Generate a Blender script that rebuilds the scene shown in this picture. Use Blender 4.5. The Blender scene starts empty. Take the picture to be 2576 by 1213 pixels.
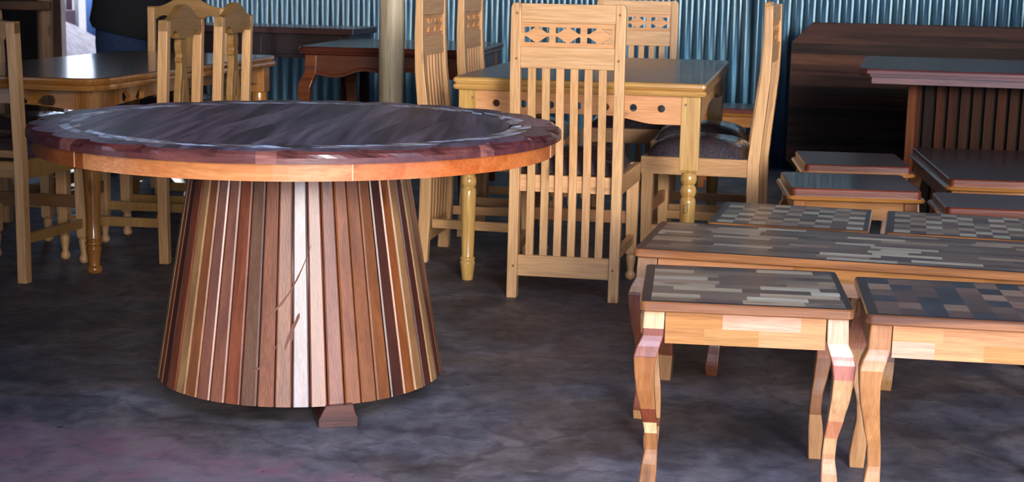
import bpy, math, random
from math import sin, cos, pi, radians, atan2, hypot
from mathutils import Vector, Matrix
from mathutils.geometry import tessellate_polygon

random.seed(7)
SC = bpy.context.scene
COL = SC.collection

# ------------------------------------------------------------------ camera
F_PX, PITCH, CAM_H, ROLL = 3780.0, 0.1748, 1.125, 0.0195
cam = bpy.data.cameras.new('camera')
cam.sensor_width = 36.0
cam.lens = F_PX / 2576.0 * 36.0
cam.clip_start, cam.clip_end = 0.05, 200
cam.dof.use_dof = True
cam.dof.focus_distance = 3.9
cam.dof.aperture_fstop = 8.0
camo = bpy.data.objects.new('camera', cam)
COL.objects.link(camo)
camo.matrix_world = (Matrix.Translation((0, 0, CAM_H)) @ Matrix.Rotation(pi / 2 - PITCH, 4, 'X') @ Matrix.Rotation(ROLL, 4, 'Z'))
SC.camera = camo

# ------------------------------------------------------------------ sky, sun, exposure
W = bpy.data.worlds.new('daylight')
SC.world = W
W.use_nodes = True
nt = W.node_tree
nt.nodes.clear()
tc = nt.nodes.new('ShaderNodeTexCoord')
nrm = nt.nodes.new('ShaderNodeVectorMath'); nrm.operation = 'NORMALIZE'
nt.links.new(tc.outputs['Generated'], nrm.inputs[0])
SKY_DIR = Vector((0.21, -0.97, 0.19)).normalized()     # bright hazy cloud the shed opens towards
dp = nt.nodes.new('ShaderNodeVectorMath'); dp.operation = 'DOT_PRODUCT'
nt.links.new(nrm.outputs[0], dp.inputs[0]); dp.inputs[1].default_value = SKY_DIR
mx = nt.nodes.new('ShaderNodeMath'); mx.operation = 'MAXIMUM'; mx.inputs[1].default_value = 0.0
nt.links.new(dp.outputs['Value'], mx.inputs[0])
pw = nt.nodes.new('ShaderNodeMath'); pw.operation = 'POWER'; pw.inputs[1].default_value = 120.0
nt.links.new(mx.outputs[0], pw.inputs[0])
ml = nt.nodes.new('ShaderNodeMath'); ml.operation = 'MULTIPLY'; ml.inputs[1].default_value = 74.0
nt.links.new(pw.outputs[0], ml.inputs[0])
sz_ = nt.nodes.new('ShaderNodeSeparateXYZ'); nt.links.new(nrm.outputs[0], sz_.inputs[0])
rp = nt.nodes.new('ShaderNodeValToRGB'); nt.links.new(sz_.outputs['Z'], rp.inputs[0])
rp.color_ramp.elements[0].position = 0.0; rp.color_ramp.elements[0].color = (4.2, 4.6, 5.4, 1)
rp.color_ramp.elements[1].position = 0.12; rp.color_ramp.elements[1].color = (1.3, 1.6, 2.2, 1)
e_ = rp.color_ramp.elements.new(0.50); e_.color = (1.3, 1.6, 2.3, 1)
e_ = rp.color_ramp.elements.new(0.66); e_.color = (7.2, 8.2, 11.2, 1)
bg1 = nt.nodes.new('ShaderNodeBackground'); bg1.inputs[1].default_value = 1.0
nt.links.new(rp.outputs[0], bg1.inputs[0])
bg2 = nt.nodes.new('ShaderNodeBackground'); bg2.inputs[0].default_value = (1.0, 0.94, 0.86, 1)
nt.links.new(ml.outputs[0], bg2.inputs[1])
ad = nt.nodes.new('ShaderNodeAddShader'); wo = nt.nodes.new('ShaderNodeOutputWorld')
nt.links.new(bg1.outputs[0], ad.inputs[0]); nt.links.new(bg2.outputs[0], ad.inputs[1]); nt.links.new(ad.outputs[0], wo.inputs[0])

sun = bpy.data.lights.new('sun', 'SUN'); sun.energy = 6.0; sun.angle = radians(0.6); sun.color = (1, 0.95, 0.88)
suno = bpy.data.objects.new('sun', sun); COL.objects.link(suno)
suno.rotation_euler = Vector((0.30, -1.0, -0.74)).to_track_quat('-Z', 'Y').to_euler()

SC.view_settings.view_transform = 'Standard'
SC.view_settings.look = 'None'
SC.view_settings.exposure = 0.0
SC.view_settings.gamma = 1.0
SC.view_settings.use_curve_mapping = False

# ------------------------------------------------------------------ materials
def new_mat(name):
    m = bpy.data.materials.new(name); m.use_nodes = True
    return m, m.node_tree, m.node_tree.nodes['Principled BSDF']

def mixrgb(nt, a, b, fac=None, mode='MIX'):
    n = nt.nodes.new('ShaderNodeMix'); n.data_type = 'RGBA'; n.blend_type = mode
    n.inputs[0].default_value = 1.0
    for s, v in ((6, a), (7, b)):
        if isinstance(v, (tuple, list)): n.inputs[s].default_value = (*v, 1) if len(v) == 3 else v
        else: nt.links.new(v, n.inputs[s])
    if fac is not None:
        if isinstance(fac, float): n.inputs[0].default_value = fac
        else: nt.links.new(fac, n.inputs[0])
    return n.outputs[2]

def ramp(nt, src, stops):
    r = nt.nodes.new('ShaderNodeValToRGB')
    e = r.color_ramp.elements
    while len(e) < len(stops): e.new(0.5)
    for i, (p, c) in enumerate(stops):
        e[i].position = p; e[i].color = (*c, 1) if len(c) == 3 else c
    nt.links.new(src, r.inputs[0])
    return r.outputs[0]

def wood(name, light, dark, axis='z', grain=1.0, rough=0.35, coat=0.0, coat_rough=0.1, contrast=1.0, bump=0.15, spec=0.5, dust=None):
    m, nt, b = new_mat(name)
    tc = nt.nodes.new('ShaderNodeTexCoord')
    oi = nt.nodes.new('ShaderNodeObjectInfo')
    mul = nt.nodes.new('ShaderNodeMath'); mul.operation = 'MULTIPLY'; mul.inputs[1].default_value = 37.0
    nt.links.new(oi.outputs['Random'], mul.inputs[0])
    at = nt.nodes.new('ShaderNodeAttribute'); at.attribute_name = 'seed'
    m2 = nt.nodes.new('ShaderNodeMath'); m2.operation = 'MULTIPLY_ADD'; m2.inputs[1].default_value = 29.0
    nt.links.new(at.outputs['Fac'], m2.inputs[0]); nt.links.new(mul.outputs[0], m2.inputs[2])
    addv = nt.nodes.new('ShaderNodeVectorMath'); addv.operation = 'ADD'
    nt.links.new(tc.outputs['Object'], addv.inputs[0]); nt.links.new(m2.outputs[0], addv.inputs[1])
    mp = nt.nodes.new('ShaderNodeMapping')
    s = {'x': (1.2, 22, 22), 'y': (22, 1.2, 22), 'z': (22, 22, 1.2)}[axis]
    mp.inputs['Scale'].default_value = tuple(v * grain for v in s)
    nt.links.new(addv.outputs[0], mp.inputs[0])
    n1 = nt.nodes.new('ShaderNodeTexNoise'); n1.inputs['Scale'].default_value = 1.0; n1.inputs['Detail'].default_value = 3; n1.inputs['Distortion'].default_value = 0.9
    nt.links.new(mp.outputs[0], n1.inputs['Vector'])
    n2 = nt.nodes.new('ShaderNodeTexNoise'); n2.inputs['Scale'].default_value = 9.0; n2.inputs['Detail'].default_value = 4
    nt.links.new(mp.outputs[0], n2.inputs['Vector'])
    lo, hi = 0.5 - 0.22 / contrast, 0.5 + 0.22 / contrast
    c = ramp(nt, n1.outputs['Fac'], [(lo, dark), (hi, light)])
    fine = ramp(nt, n2.outputs['Fac'], [(0.35, (0.82, 0.79, 0.76)), (0.62, (1.05, 1.05, 1.05))])
    c = mixrgb(nt, c, fine, 1.0, 'MULTIPLY')
    ta = nt.nodes.new('ShaderNodeAttribute'); ta.attribute_name = 'tint'
    c = mixrgb(nt, c, ta.outputs['Color'], 1.0, 'MULTIPLY')
    # knots
    vo = nt.nodes.new('ShaderNodeTexVoronoi'); vo.inputs['Scale'].default_value = 1.0
    mp2 = nt.nodes.new('ShaderNodeMapping'); mp2.inputs['Scale'].default_value = tuple((3.2 if v < 5 else 9.0) for v in s)
    nt.links.new(addv.outputs[0], mp2.inputs[0]); nt.links.new(mp2.outputs[0], vo.inputs['Vector'])
    k = ramp(nt, vo.outputs['Distance'], [(0.06, (0.45, 0.38, 0.32)), (0.14, (1, 1, 1))])
    c = mixrgb(nt, c, k, 0.8, 'MULTIPLY')
    nt.links.new(c, b.inputs['Base Color'])
    b.inputs['Roughness'].default_value = rough
    b.inputs['Specular IOR Level'].default_value = spec
    b.inputs['Coat Weight'].default_value = coat
    b.inputs['Coat Roughness'].default_value = coat_rough
    if bump:
        bp = nt.nodes.new('ShaderNodeBump'); bp.inputs['Strength'].default_value = bump; bp.inputs['Distance'].default_value = 0.002
        nt.links.new(n2.outputs['Fac'], bp.inputs['Height']); nt.links.new(bp.outputs[0], b.inputs['Normal'])
    return m

def plain(name, col, rough=0.5, metal=0.0, coat=0.0, noise=0.0, scale=8.0, bump=0.0):
    m, nt, b = new_mat(name)
    b.inputs['Base Color'].default_value = (*col, 1)
    b.inputs['Roughness'].default_value = rough; b.inputs['Metallic'].default_value = metal; b.inputs['Coat Weight'].default_value = coat
    if noise or bump:
        tc = nt.nodes.new('ShaderNodeTexCoord'); n = nt.nodes.new('ShaderNodeTexNoise'); n.inputs['Scale'].default_value = scale; n.inputs['Detail'].default_value = 5
        nt.links.new(tc.outputs['Object'], n.inputs['Vector'])
        c = ramp(nt, n.outputs['Fac'], [(0.3, tuple(v * (1 - noise) for v in col)), (0.7, tuple(min(1, v * (1 + noise)) for v in col))])
        nt.links.new(c, b.inputs['Base Color'])
        if bump:
            bp = nt.nodes.new('ShaderNodeBump'); bp.inputs['Strength'].default_value = bump; bp.inputs['Distance'].default_value = 0.01
            nt.links.new(n.outputs['Fac'], bp.inputs['Height']); nt.links.new(bp.outputs[0], b.inputs['Normal'])
    return m

M = {}
M['pine'] = wood('pale_pine', (0.71, 0.42, 0.20), (0.58, 0.31, 0.13), 'z', 0.8, 0.38, 0.15)
M['pine_x'] = wood('pale_pine_across', (0.73, 0.43, 0.22), (0.60, 0.33, 0.14), 'x', 0.8, 0.38, 0.15)
M['pine_y'] = wood('pale_pine_along', (0.66, 0.38, 0.17), (0.52, 0.27, 0.11), 'y', 0.8, 0.38, 0.15)
M['yellow_pine'] = wood('varnished_yellow_pine', (0.74, 0.47, 0.16), (0.45, 0.24, 0.06), 'z', 0.9, 0.25, 0.6)
M['yellow_pine_x'] = wood('varnished_yellow_pine_across', (0.70, 0.42, 0.14), (0.42, 0.20, 0.05), 'x', 0.9, 0.25, 0.6)
M['olive'] = wood('olive_brown_wood', (0.40, 0.22, 0.07), (0.30, 0.15, 0.045), 'z', 0.8, 0.4, 0.2)
M['olive_x'] = wood('olive_brown_wood_across', (0.40, 0.22, 0.07), (0.28, 0.14, 0.04), 'x', 0.8, 0.4, 0.2)
M['amber'] = wood('amber_varnished_wood', (0.42, 0.19, 0.045), (0.25, 0.09, 0.018), 'z', 0.8, 0.25, 0.6)
M['amber_x'] = wood('amber_varnished_wood_across', (0.42, 0.18, 0.045), (0.24, 0.09, 0.018), 'x', 0.8, 0.25, 0.6)
M['board'] = wood('striped_dark_board', (0.055, 0.026, 0.019), (0.014, 0.006, 0.005), 'x', 0.9, 0.55, 0.0, spec=0.15, contrast=1.6)
M['dark'] = wood('dark_mahogany', (0.045, 0.022, 0.022), (0.018, 0.008, 0.009), 'x', 0.8, 0.38, 0.3, spec=0.35)
M['dark_z'] = wood('dark_mahogany_upright', (0.060, 0.019, 0.007), (0.018, 0.006, 0.003), 'z', 0.8, 0.6, 0.0, spec=0.12)
M['red_edge'] = wood('red_brown_edge', (0.17, 0.034, 0.014), (0.06, 0.011, 0.007), 'x', 1.2, 0.3, 0.2)
M['purple_top'] = wood('purple_brown_table_top', (0.24, 0.165, 0.25), (0.060, 0.030, 0.048), 'y', 0.9, 0.42, 0.0, 0.3, spec=0.35, contrast=1.5)
M['purple_edge'] = wood('purple_brown_carved_edge', (0.17, 0.055, 0.050), (0.065, 0.020, 0.026), 'x', 1.4, 0.28, 0.5)
M['orange'] = wood('orange_apron_wood', (0.72, 0.28, 0.10), (0.52, 0.15, 0.04), 'x', 0.8, 0.3, 0.4, contrast=1.1)
M['slat'] = wood('pedestal_slat_wood', (1.0, 1.0, 1.0), (0.58, 0.50, 0.46), 'z', 1.5, 0.42, 0.7, 0.30, bump=0.3)
M['mosaic'] = wood('mosaic_block_wood', (1.0, 1.0, 1.0), (0.66, 0.6, 0.55), 'x', 1.6, 0.32, 0.0, 0.12, spec=0.4)
M['mosaic_z'] = wood('mosaic_leg_wood', (1.0, 1.0, 1.0), (0.66, 0.58, 0.52), 'z', 1.6, 0.28, 0.7, 0.12)
M['rim'] = wood('walnut_rim_wood', (0.35, 0.14, 0.048), (0.11, 0.04, 0.015), 'x', 1.1, 0.32, 0.5, contrast=1.5)
M['dark_red_block'] = wood('dark_red_foot_block', (0.13, 0.045, 0.035), (0.05, 0.018, 0.016), 'x', 1.5, 0.35, 0.3)
M['sheen_top'] = wood('polished_grey_brown_top', (0.12, 0.10, 0.085), (0.06, 0.05, 0.045), 'x', 0.8, 0.30, 1.0, 0.14)
M['grey_top'] = wood('grey_brown_table_top', (0.22, 0.17, 0.13), (0.12, 0.09, 0.075), 'x', 0.8, 0.32, 0.1)
M['log'] = wood('weathered_log', (0.62, 0.54, 0.40), (0.24, 0.18, 0.11), 'z', 0.7, 0.7, bump=0.6, contrast=1.3)
M['bark'] = wood('bark_pole', (0.30, 0.17, 0.10), (0.05, 0.02, 0.012), 'z', 0.5, 0.75, bump=0.5, contrast=1.6)
M['beam'] = plain('sawn_dark_beam', (0.10, 0.045, 0.02), 0.6, noise=0.4, scale=12)
M['black_cloth'] = plain('black_cloth', (0.006, 0.006, 0.009), 0.9)
M['jeans'] = plain('blue_denim', (0.010, 0.028, 0.085), 0.85, noise=0.3, scale=60)
M['skin'] = plain('brown_skin', (0.16, 0.075, 0.045), 0.55)
M['hair'] = plain('black_hair', (0.01, 0.008, 0.007), 0.7)
M['gravel'] = plain('grey_gravel', (0.060, 0.050, 0.053), 0.95, noise=0.55, scale=9, bump=1.0)
M['earth'] = plain('pale_trodden_earth', (0.060, 0.053, 0.054), 0.95, noise=0.3, scale=3)
M['blue_sheet'] = plain('blue_painted_sheet', (0.05, 0.12, 0.30), 0.5)
M['maroon'] = plain('maroon_painted_sheet', (0.035, 0.010, 0.016), 0.8)
M['white_stone'] = plain('white_plastic', (0.22, 0.22, 0.22), 0.5)
M['orange_plastic'] = plain('orange_plastic', (0.6, 0.12, 0.04), 0.5)
M['roof'] = plain('dark_roof_sheet', (0.03, 0.032, 0.04), 0.6)
M['black_wall'] = plain('dark_boarding', (0.012, 0.010, 0.010), 0.8)
M['galv_side'] = plain('side_sheet', (0.10, 0.16, 0.22), 0.5, metal=0.3)
M['pencil'] = plain('pencil_mark', (0.05, 0.05, 0.06), 0.8)
M['peg'] = plain('wood_peg', (0.25, 0.11, 0.05), 0.5)
M['joint'] = plain('glue_line', (0.75, 0.45, 0.25), 0.5)

# galvanised sheet
m, nt, b = new_mat('galvanised_sheet'); M['galv'] = m
tc = nt.nodes.new('ShaderNodeTexCoord'); n = nt.nodes.new('ShaderNodeTexNoise'); n.inputs['Scale'].default_value = 5; n.inputs['Detail'].default_value = 6
mp = nt.nodes.new('ShaderNodeMapping'); mp.inputs['Scale'].default_value = (3, 3, 0.7)
nt.links.new(tc.outputs['Object'], mp.inputs[0]); nt.links.new(mp.outputs[0], n.inputs['Vector'])
c = ramp(nt, n.outputs['Fac'], [(0.3, (0.44, 0.72, 0.95)), (0.7, (0.60, 0.86, 1.0))])
nt.links.new(c, b.inputs['Base Color']); b.inputs['Metallic'].default_value = 1.0; b.inputs['Roughness'].default_value = 0.36
b.inputs['Anisotropic'].default_value = 0.95; b.inputs['Anisotropic Rotation'].default_value = 0.25
tg = nt.nodes.new('ShaderNodeTangent'); tg.direction_type = 'RADIAL'; tg.axis = 'Z'; nt.links.new(tg.outputs[0], b.inputs['Tangent'])

# cushion cloth under clear plastic
m, nt, b = new_mat('charcoal_cushion_in_plastic'); M['cushion'] = m
tc = nt.nodes.new('ShaderNodeTexCoord')
n = nt.nodes.new('ShaderNodeTexNoise'); n.inputs['Scale'].default_value = 160; n.inputs['Detail'].default_value = 3
nt.links.new(tc.outputs['Object'], n.inputs['Vector'])
c = ramp(nt, n.outputs['Fac'], [(0.35, (0.018, 0.013, 0.020)), (0.68, (0.075, 0.056, 0.072))])
nt.links.new(c, b.inputs['Base Color']); b.inputs['Roughness'].default_value = 0.6
b.inputs['Coat Weight'].default_value = 1.0; b.inputs['Coat Roughness'].default_value = 0.08
w = nt.nodes.new('ShaderNodeTexNoise'); w.inputs['Scale'].default_value = 14; w.inputs['Detail'].default_value = 3; w.inputs['Distortion'].default_value = 1.5
nt.links.new(tc.outputs['Object'], w.inputs['Vector'])
bp = nt.nodes.new('ShaderNodeBump'); bp.inputs['Strength'].default_value = 0.35; bp.inputs['Distance'].default_value = 0.012
nt.links.new(w.outputs['Fac'], bp.inputs['Height']); nt.links.new(bp.outputs[0], b.inputs['Coat Normal'])

# worn concrete floor with red-purple paint remains at the front left
m, nt, b = new_mat('worn_concrete'); M['floor'] = m
tc = nt.nodes.new('ShaderNodeTexCoord'); OBJ = tc.outputs['Object']
def noise(scale, detail=5, dist=0.0, sc=(1, 1, 1), rot=0.0):
    mp = nt.nodes.new('ShaderNodeMapping'); mp.inputs['Scale'].default_value = sc; mp.inputs['Rotation'].default_value = (0, 0, rot)
    nt.links.new(OBJ, mp.inputs[0])
    n = nt.nodes.new('ShaderNodeTexNoise'); n.inputs['Scale'].default_value = scale; n.inputs['Detail'].default_value = detail; n.inputs['Distortion'].default_value = dist
    nt.links.new(mp.outputs[0], n.inputs['Vector']); return n.outputs['Fac']
base = ramp(nt, noise(3.5, 8, 0.6), [(0.3, (0.080, 0.073, 0.078)), (0.55, (0.15, 0.137, 0.145)), (0.75, (0.22, 0.20, 0.205))])
blot = ramp(nt, noise(14, 8, 0.8), [(0.35, (0.66, 0.65, 0.68)), (0.65, (1.25, 1.23, 1.20))])
base = mixrgb(nt, base, blot, 1.0, 'MULTIPLY')
fine = ramp(nt, noise(70, 6, 1.2, (1, 2.2, 1), -0.2), [(0.35, (0.82, 0.82, 0.82)), (0.62, (1.12, 1.12, 1.12))])
base = mixrgb(nt, base, fine, 1.0, 'MULTIPLY')
warm = ramp(nt, noise(2.2, 4, 0.5), [(0.42, (0.92, 0.98, 1.12)), (0.60, (1.08, 1.0, 0.97))])
base = mixrgb(nt, base, warm, 1.0, 'MULTIPLY')
sp = nt.nodes.new('ShaderNodeSeparateXYZ'); nt.links.new(OBJ, sp.inputs[0])
def mad(a, k, c0):
    q = nt.nodes.new('ShaderNodeMath'); q.operation = 'MULTIPLY_ADD'; q.inputs[1].default_value = k
    nt.links.new(a, q.inputs[0])
    if isinstance(c0, float): q.inputs[2].default_value = c0
    else: nt.links.new(c0, q.inputs[2])
    return q.outputs[0]
# positive where painted: below the line from (-1.28, 3.60) to (-0.33, 3.20)
f1 = mad(sp.outputs['Y'], -1.0, mad(sp.outputs['X'], -0.42, 3.06))
f2 = mad(noise(5, 6, 0.8), 1.3, mad(f1, 3.0, -0.30))
pm = ramp(nt, f2, [(0.0, (0, 0, 0)), (0.25, (1, 1, 1))])
paint = ramp(nt, noise(9, 7, 0.5), [(0.3, (0.23, 0.115, 0.16)), (0.7, (0.25, 0.19, 0.225))])
pm = mixrgb(nt, pm, ramp(nt, noise(13, 7, 1.0), [(0.34, (0.25, 0.25, 0.25)), (0.60, (0.95, 0.95, 0.95))]), 1.0, 'MULTIPLY')
base = mixrgb(nt, base, paint, pm)
scr = ramp(nt, noise(6, 4, 0.3, (1.0, 9.0, 1.0), 0.25), [(0.70, (0, 0, 0)), (0.76, (1, 1, 1))])
base = mixrgb(nt, base, (0.40, 0.36, 0.34), mixrgb(nt, scr, (0.35, 0.35, 0.35), 1.0, 'MULTIPLY'))
for sc_, ro_, lv in (((7.0, 44.0, 1.0), 0.5, 0.70), ((8.0, 38.0, 1.0), -0.5, 0.71), ((6.0, 50.0, 1.0), 0.1, 0.70)):
    sq = ramp(nt, noise(1.6, 3, 0.5, sc_, ro_), [(lv, (0, 0, 0)), (lv + 0.04, (0.40, 0.40, 0.40))])
    base = mixrgb(nt, base, (0.42, 0.38, 0.35), sq)
spt = ramp(nt, noise(30, 2, 0.0), [(0.245, (0.35, 0.33, 0.33)), (0.265, (1, 1, 1))])
base = mixrgb(nt, base, spt, 1.0, 'MULTIPLY')
vo = nt.nodes.new('ShaderNodeTexVoronoi'); vo.feature = 'DISTANCE_TO_EDGE'; vo.inputs['Scale'].default_value = 0.9
dn = nt.nodes.new('ShaderNodeTexNoise'); dn.inputs['Scale'].default_value = 4; dn.inputs['Detail'].default_value = 4
nt.links.new(OBJ, dn.inputs['Vector'])
va = nt.nodes.new('ShaderNodeVectorMath'); va.operation = 'MULTIPLY_ADD'; va.inputs[1].default_value = (0.35, 0.35, 0.0)
nt.links.new(dn.outputs['Color'], va.inputs[0]); nt.links.new(OBJ, va.inputs[2]); nt.links.new(va.outputs[0], vo.inputs['Vector'])
cr = ramp(nt, vo.outputs['Distance'], [(0.002, (0.55, 0.55, 0.55)), (0.008, (1, 1, 1))])
base = mixrgb(nt, base, cr, 0.6, 'MULTIPLY')
nt.links.new(base, b.inputs['Base Color'])
rr = ramp(nt, noise(7, 5), [(0.35, (0.50,) * 3), (0.7, (0.75,) * 3)]); nt.links.new(rr, b.inputs['Roughness']); b.inputs['Specular IOR Level'].default_value = 0.25
bp = nt.nodes.new('ShaderNodeBump'); bp.inputs['Strength'].default_value = 0.35; bp.inputs['Distance'].default_value = 0.01
nt.links.new(noise(10, 8, 0.5), bp.inputs['Height']); nt.links.new(bp.outputs[0], b.inputs['Normal'])

# ------------------------------------------------------------------ mesh helpers
class MB:
    """Collects geometry with one flat tint and grain seed per face."""
    def __init__(s): s.v = []; s.f = []; s.t = []; s.s = []; s.sm = []; s.mi = []
    def add(s, vs, fs, tint=(1, 1, 1), smooth=False, seed=0.0, mi=0):
        o = len(s.v); s.v += [tuple(p) for p in vs]
        for k, f in enumerate(fs):
            s.f.append([i + o for i in f]); s.t.append(tint[k] if isinstance(tint, list) else tint); s.s.append(seed); s.sm.append(smooth); s.mi.append(mi)
    def box(s, x0, x1, y0, y1, z0, z1, tint=(1, 1, 1), seed=0.0, mi=0):
        s.add([(x0, y0, z0), (x1, y0, z0), (x1, y1, z0), (x0, y1, z0), (x0, y0, z1), (x1, y0, z1), (x1, y1, z1), (x0, y1, z1)],
              [(0, 3, 2, 1), (4, 5, 6, 7), (0, 1, 5, 4), (1, 2, 6, 5), (2, 3, 7, 6), (3, 0, 4, 7)], tint, False, seed, mi)
    def quad(s, a, b, c, d, tint=(1, 1, 1), seed=0.0, mi=0): s.add([a, b, c, d], [(0, 1, 2, 3)], tint, False, seed, mi)
    def loft(s, loops, tints=None, smooth=False, cap=True, seed=0.0):
        n = len(loops[0]); vs = [p for l in loops for p in l]; fs = []; ts = []
        for i in range(len(loops) - 1):
            t = tints[i] if tints else (1, 1, 1)
            for k in range(n):
                fs.append((i * n + k, i * n + (k + 1) % n, (i + 1) * n + (k + 1) % n, (i + 1) * n + k)); ts.append(t)
        s.add(vs, fs, ts, smooth, seed)
        if cap:
            s.add(loops[0], [tuple(range(n))[::-1]], ts[0], False, seed); s.add(loops[-1], [tuple(range(n))], ts[-1], False, seed)
    def lathe(s, prof, cx, cy, n=20, tint=(1, 1, 1), seed=0.0):
        loops = [[(cx + r * cos(2 * pi * k / n), cy + r * sin(2 * pi * k / n), z) for k in range(n)] for z, r in prof]
        s.loft(loops, None if tint == (1, 1, 1) else [tint] * (len(prof) - 1), True, True, seed)
    def plate(s, outer, holes, axis, t0, t1, tint=(1, 1, 1), seed=0.0):
        """Planar outline with holes, extruded from t0 to t1 along axis. Outline is (u, v)."""
        def P(u, v, t): return {'y': (u, t, v), 'x': (t, u, v), 'z': (u, v, t)}[axis]
        polys = [outer] + list(holes); flat = [p for q in polys for p in q]
        tri = tessellate_polygon([[Vector((p[0], p[1], 0)) for p in q] for q in polys])
        n = len(flat)
        s.add([P(*p, t0) for p in flat], [tuple(t) for t in tri], tint, False, seed)
        s.add([P(*p, t1) for p in flat], [tuple(t)[::-1] for t in tri], tint, False, seed)
        for q in polys:
            m = len(q)
            s.add([P(*p, t0) for p in q] + [P(*p, t1) for p in q], [(k, (k + 1) % m, m + (k + 1) % m, m + k) for k in range(m)], tint, False, seed)
    def build(s, name, mat, parent=None, bevel=0.0, loc=None, weld=False):
        me = bpy.data.meshes.new(name); me.from_pydata(s.v, [], s.f)
        me.attributes.new('tint', 'FLOAT_COLOR', 'FACE'); me.attributes.new('seed', 'FLOAT', 'FACE')
        me.attributes['tint'].data.foreach_set('color', [c for t in s.t for c in (*t, 1.0)])
        me.attributes['seed'].data.foreach_set('value', s.s)
        for i, p in enumerate(me.polygons): p.use_smooth = s.sm[i]; p.material_index = s.mi[i]
        for q in (mat if isinstance(mat, (list, tuple)) else [mat]): me.materials.append(M[q])
        import bmesh
        bm = bmesh.new(); bm.from_mesh(me); bmesh.ops.remove_doubles(bm, verts=bm.verts, dist=1e-5); bmesh.ops.recalc_face_normals(bm, faces=bm.faces); bm.to_mesh(me); bm.free()
        o = bpy.data.objects.new(name, me); COL.objects.link(o)
        if parent: o.parent = parent
        if loc: o.location = loc
        if bevel:
            md = o.modifiers.new('bevel', 'BEVEL'); md.width = bevel; md.segments = 2; md.limit_method = 'ANGLE'; md.angle_limit = radians(40)
            md.harden_normals = False
        return o

def tag(o, label=None, cat=None, group=None, kind=None):
    if label: o['label'] = label
    if cat: o['category'] = cat
    if group: o['group'] = group
    if kind: o['kind'] = kind
    return o
def thing(name, label, cat, loc, rz=0.0, group=None):
    o = bpy.data.objects.new(name, None); COL.objects.link(o); o.location = loc; o.rotation_euler = (0, 0, rz); o.empty_display_size = 0.1
    return tag(o, label, cat, group)
def copy_tree(o, parent=None):
    c = o.copy(); COL.objects.link(c)
    if parent: c.parent = parent
    for ch in list(o.children): copy_tree(ch, c)
    return c
def place(proto, loc, rz, label, used=[]):
    o = proto if proto.name not in used else copy_tree(proto)
    used.append(proto.name)
    o.location = loc; o.rotation_euler = (0, 0, rz); o['label'] = label
    return o
def circle(cx, cy, r, n=16): return [(cx + r * cos(2 * pi * k / n), cy + r * sin(2 * pi * k / n)) for k in range(n)]
def vary(c, a=0.12):
    k = 1 + random.uniform(-a, a); return tuple(v * k * (1 + random.uniform(-a / 3, a / 3)) for v in c)

# ------------------------------------------------------------------ setting
def struct(o): o['kind'] = 'structure'; return o

mb = MB(); mb.box(-5.2, 5.0, -1.5, 12.0, -0.12, 0.0); struct(mb.build('floor', 'floor'))
mb = MB(); mb.box(-60, 60, -60, 80, -0.30, -0.06); struct(mb.build('ground', 'earth'))

K_W, Y_W, PITCH_W = 0.316, 9.60, 0.0735        # back wall: y = Y_W - K_W * x
def wall_y(x): return Y_W - K_W * x
ang = math.atan(K_W); WU = Vector((cos(ang), -sin(ang), 0)); WN = Vector((-sin(ang), -cos(ang), 0))
def corrugated(x0, x1, z0, z1):
    mb = MB(); L = (x1 - x0) / cos(ang); n = int(L / PITCH_W * 16); p0 = Vector((x0, wall_y(x0), 0)); vs = []; fs = []
    for i in range(n + 1):
        u = L * i / n; d = 0.010 * sin(2 * pi * u / PITCH_W); p = p0 + WU * u + WN * d
        vs += [(p.x, p.y, z0), (p.x, p.y, z1)]
    for i in range(n): fs.append((2 * i, 2 * i + 2, 2 * i + 3, 2 * i + 1))
    mb.add(vs, fs, smooth=True); o = mb.build('wall_back', 'galv')
    md = o.modifiers.new('thickness', 'SOLIDIFY'); md.thickness = 0.002
    return struct(o)
corrugated(-2.10, 5.0, 0.0, 3.1)
DOOR_R = -2.44
def wall_box(name, a, b, z0, z1, th, mat):
    a = Vector(a); b = Vector(b); d = (b - a).normalized(); n = Vector((-d.y, d.x)) * th
    mb = MB(); mb.loft([[(*p, z) for p in (a, b, b + n, a + n)] for z in (z0, z1)]); return struct(mb.build(name, mat))
wall_box('wall_left', (-5.2, wall_y(-5.2)), (-3.22, wall_y(-3.22)), -0.1, 3.1, 0.08, 'black_wall')
wall_box('wall_back_boards', (DOOR_R, wall_y(DOOR_R)), (-2.10, wall_y(-2.10)), 0.0, 3.1, 0.05, 'black_wall')
wall_box('wall_side', (-5.2, 2.5), (-5.2, wall_y(-5.2)), -0.1, 3.1, 0.08, 'galv_side')
wall_box('wall_right', (5.0, 1.6), (5.0, wall_y(5.0)), -0.1, 3.1, 0.08, 'galv_side')
mb = MB(); mb.box(-0.055, 0.055, -0.055, 0.055, 0, 3.0); o = struct(mb.build('trim_1', 'beam', bevel=0.004)); o.location = (-3.205, wall_y(-3.205) - 0.06, 0); o.name = 'trim_1'
mb = MB(); mb.box(-0.055, 0.055, -0.055, 0.055, 0, 3.0); o = struct(mb.build('trim_2', 'beam', bevel=0.004)); o.location = (DOOR_R, wall_y(DOOR_R) + 0.08, 0)
mb = MB(); mb.loft([[(-3.2, wall_y(-3.2), z), (-2.05, wall_y(-2.05), z), (-2.05, wall_y(-2.05) + 0.05, z), (-3.2, wall_y(-3.2) + 0.05, z)] for z in (2.5, 3.1)]); struct(mb.build('wall_lintel', 'black_wall'))
wall_box('wall_front_light_block', (-5.2, 1.5), (-0.62, 1.5), -0.1, 3.1, 0.06, 'black_wall')  # unseen front wall added to block daylight and darken the left side
wall_box('wall_front_light_block', (4.4, 1.5), (5.0, 1.5), -0.1, 3.1, 0.06, 'black_wall')
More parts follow.
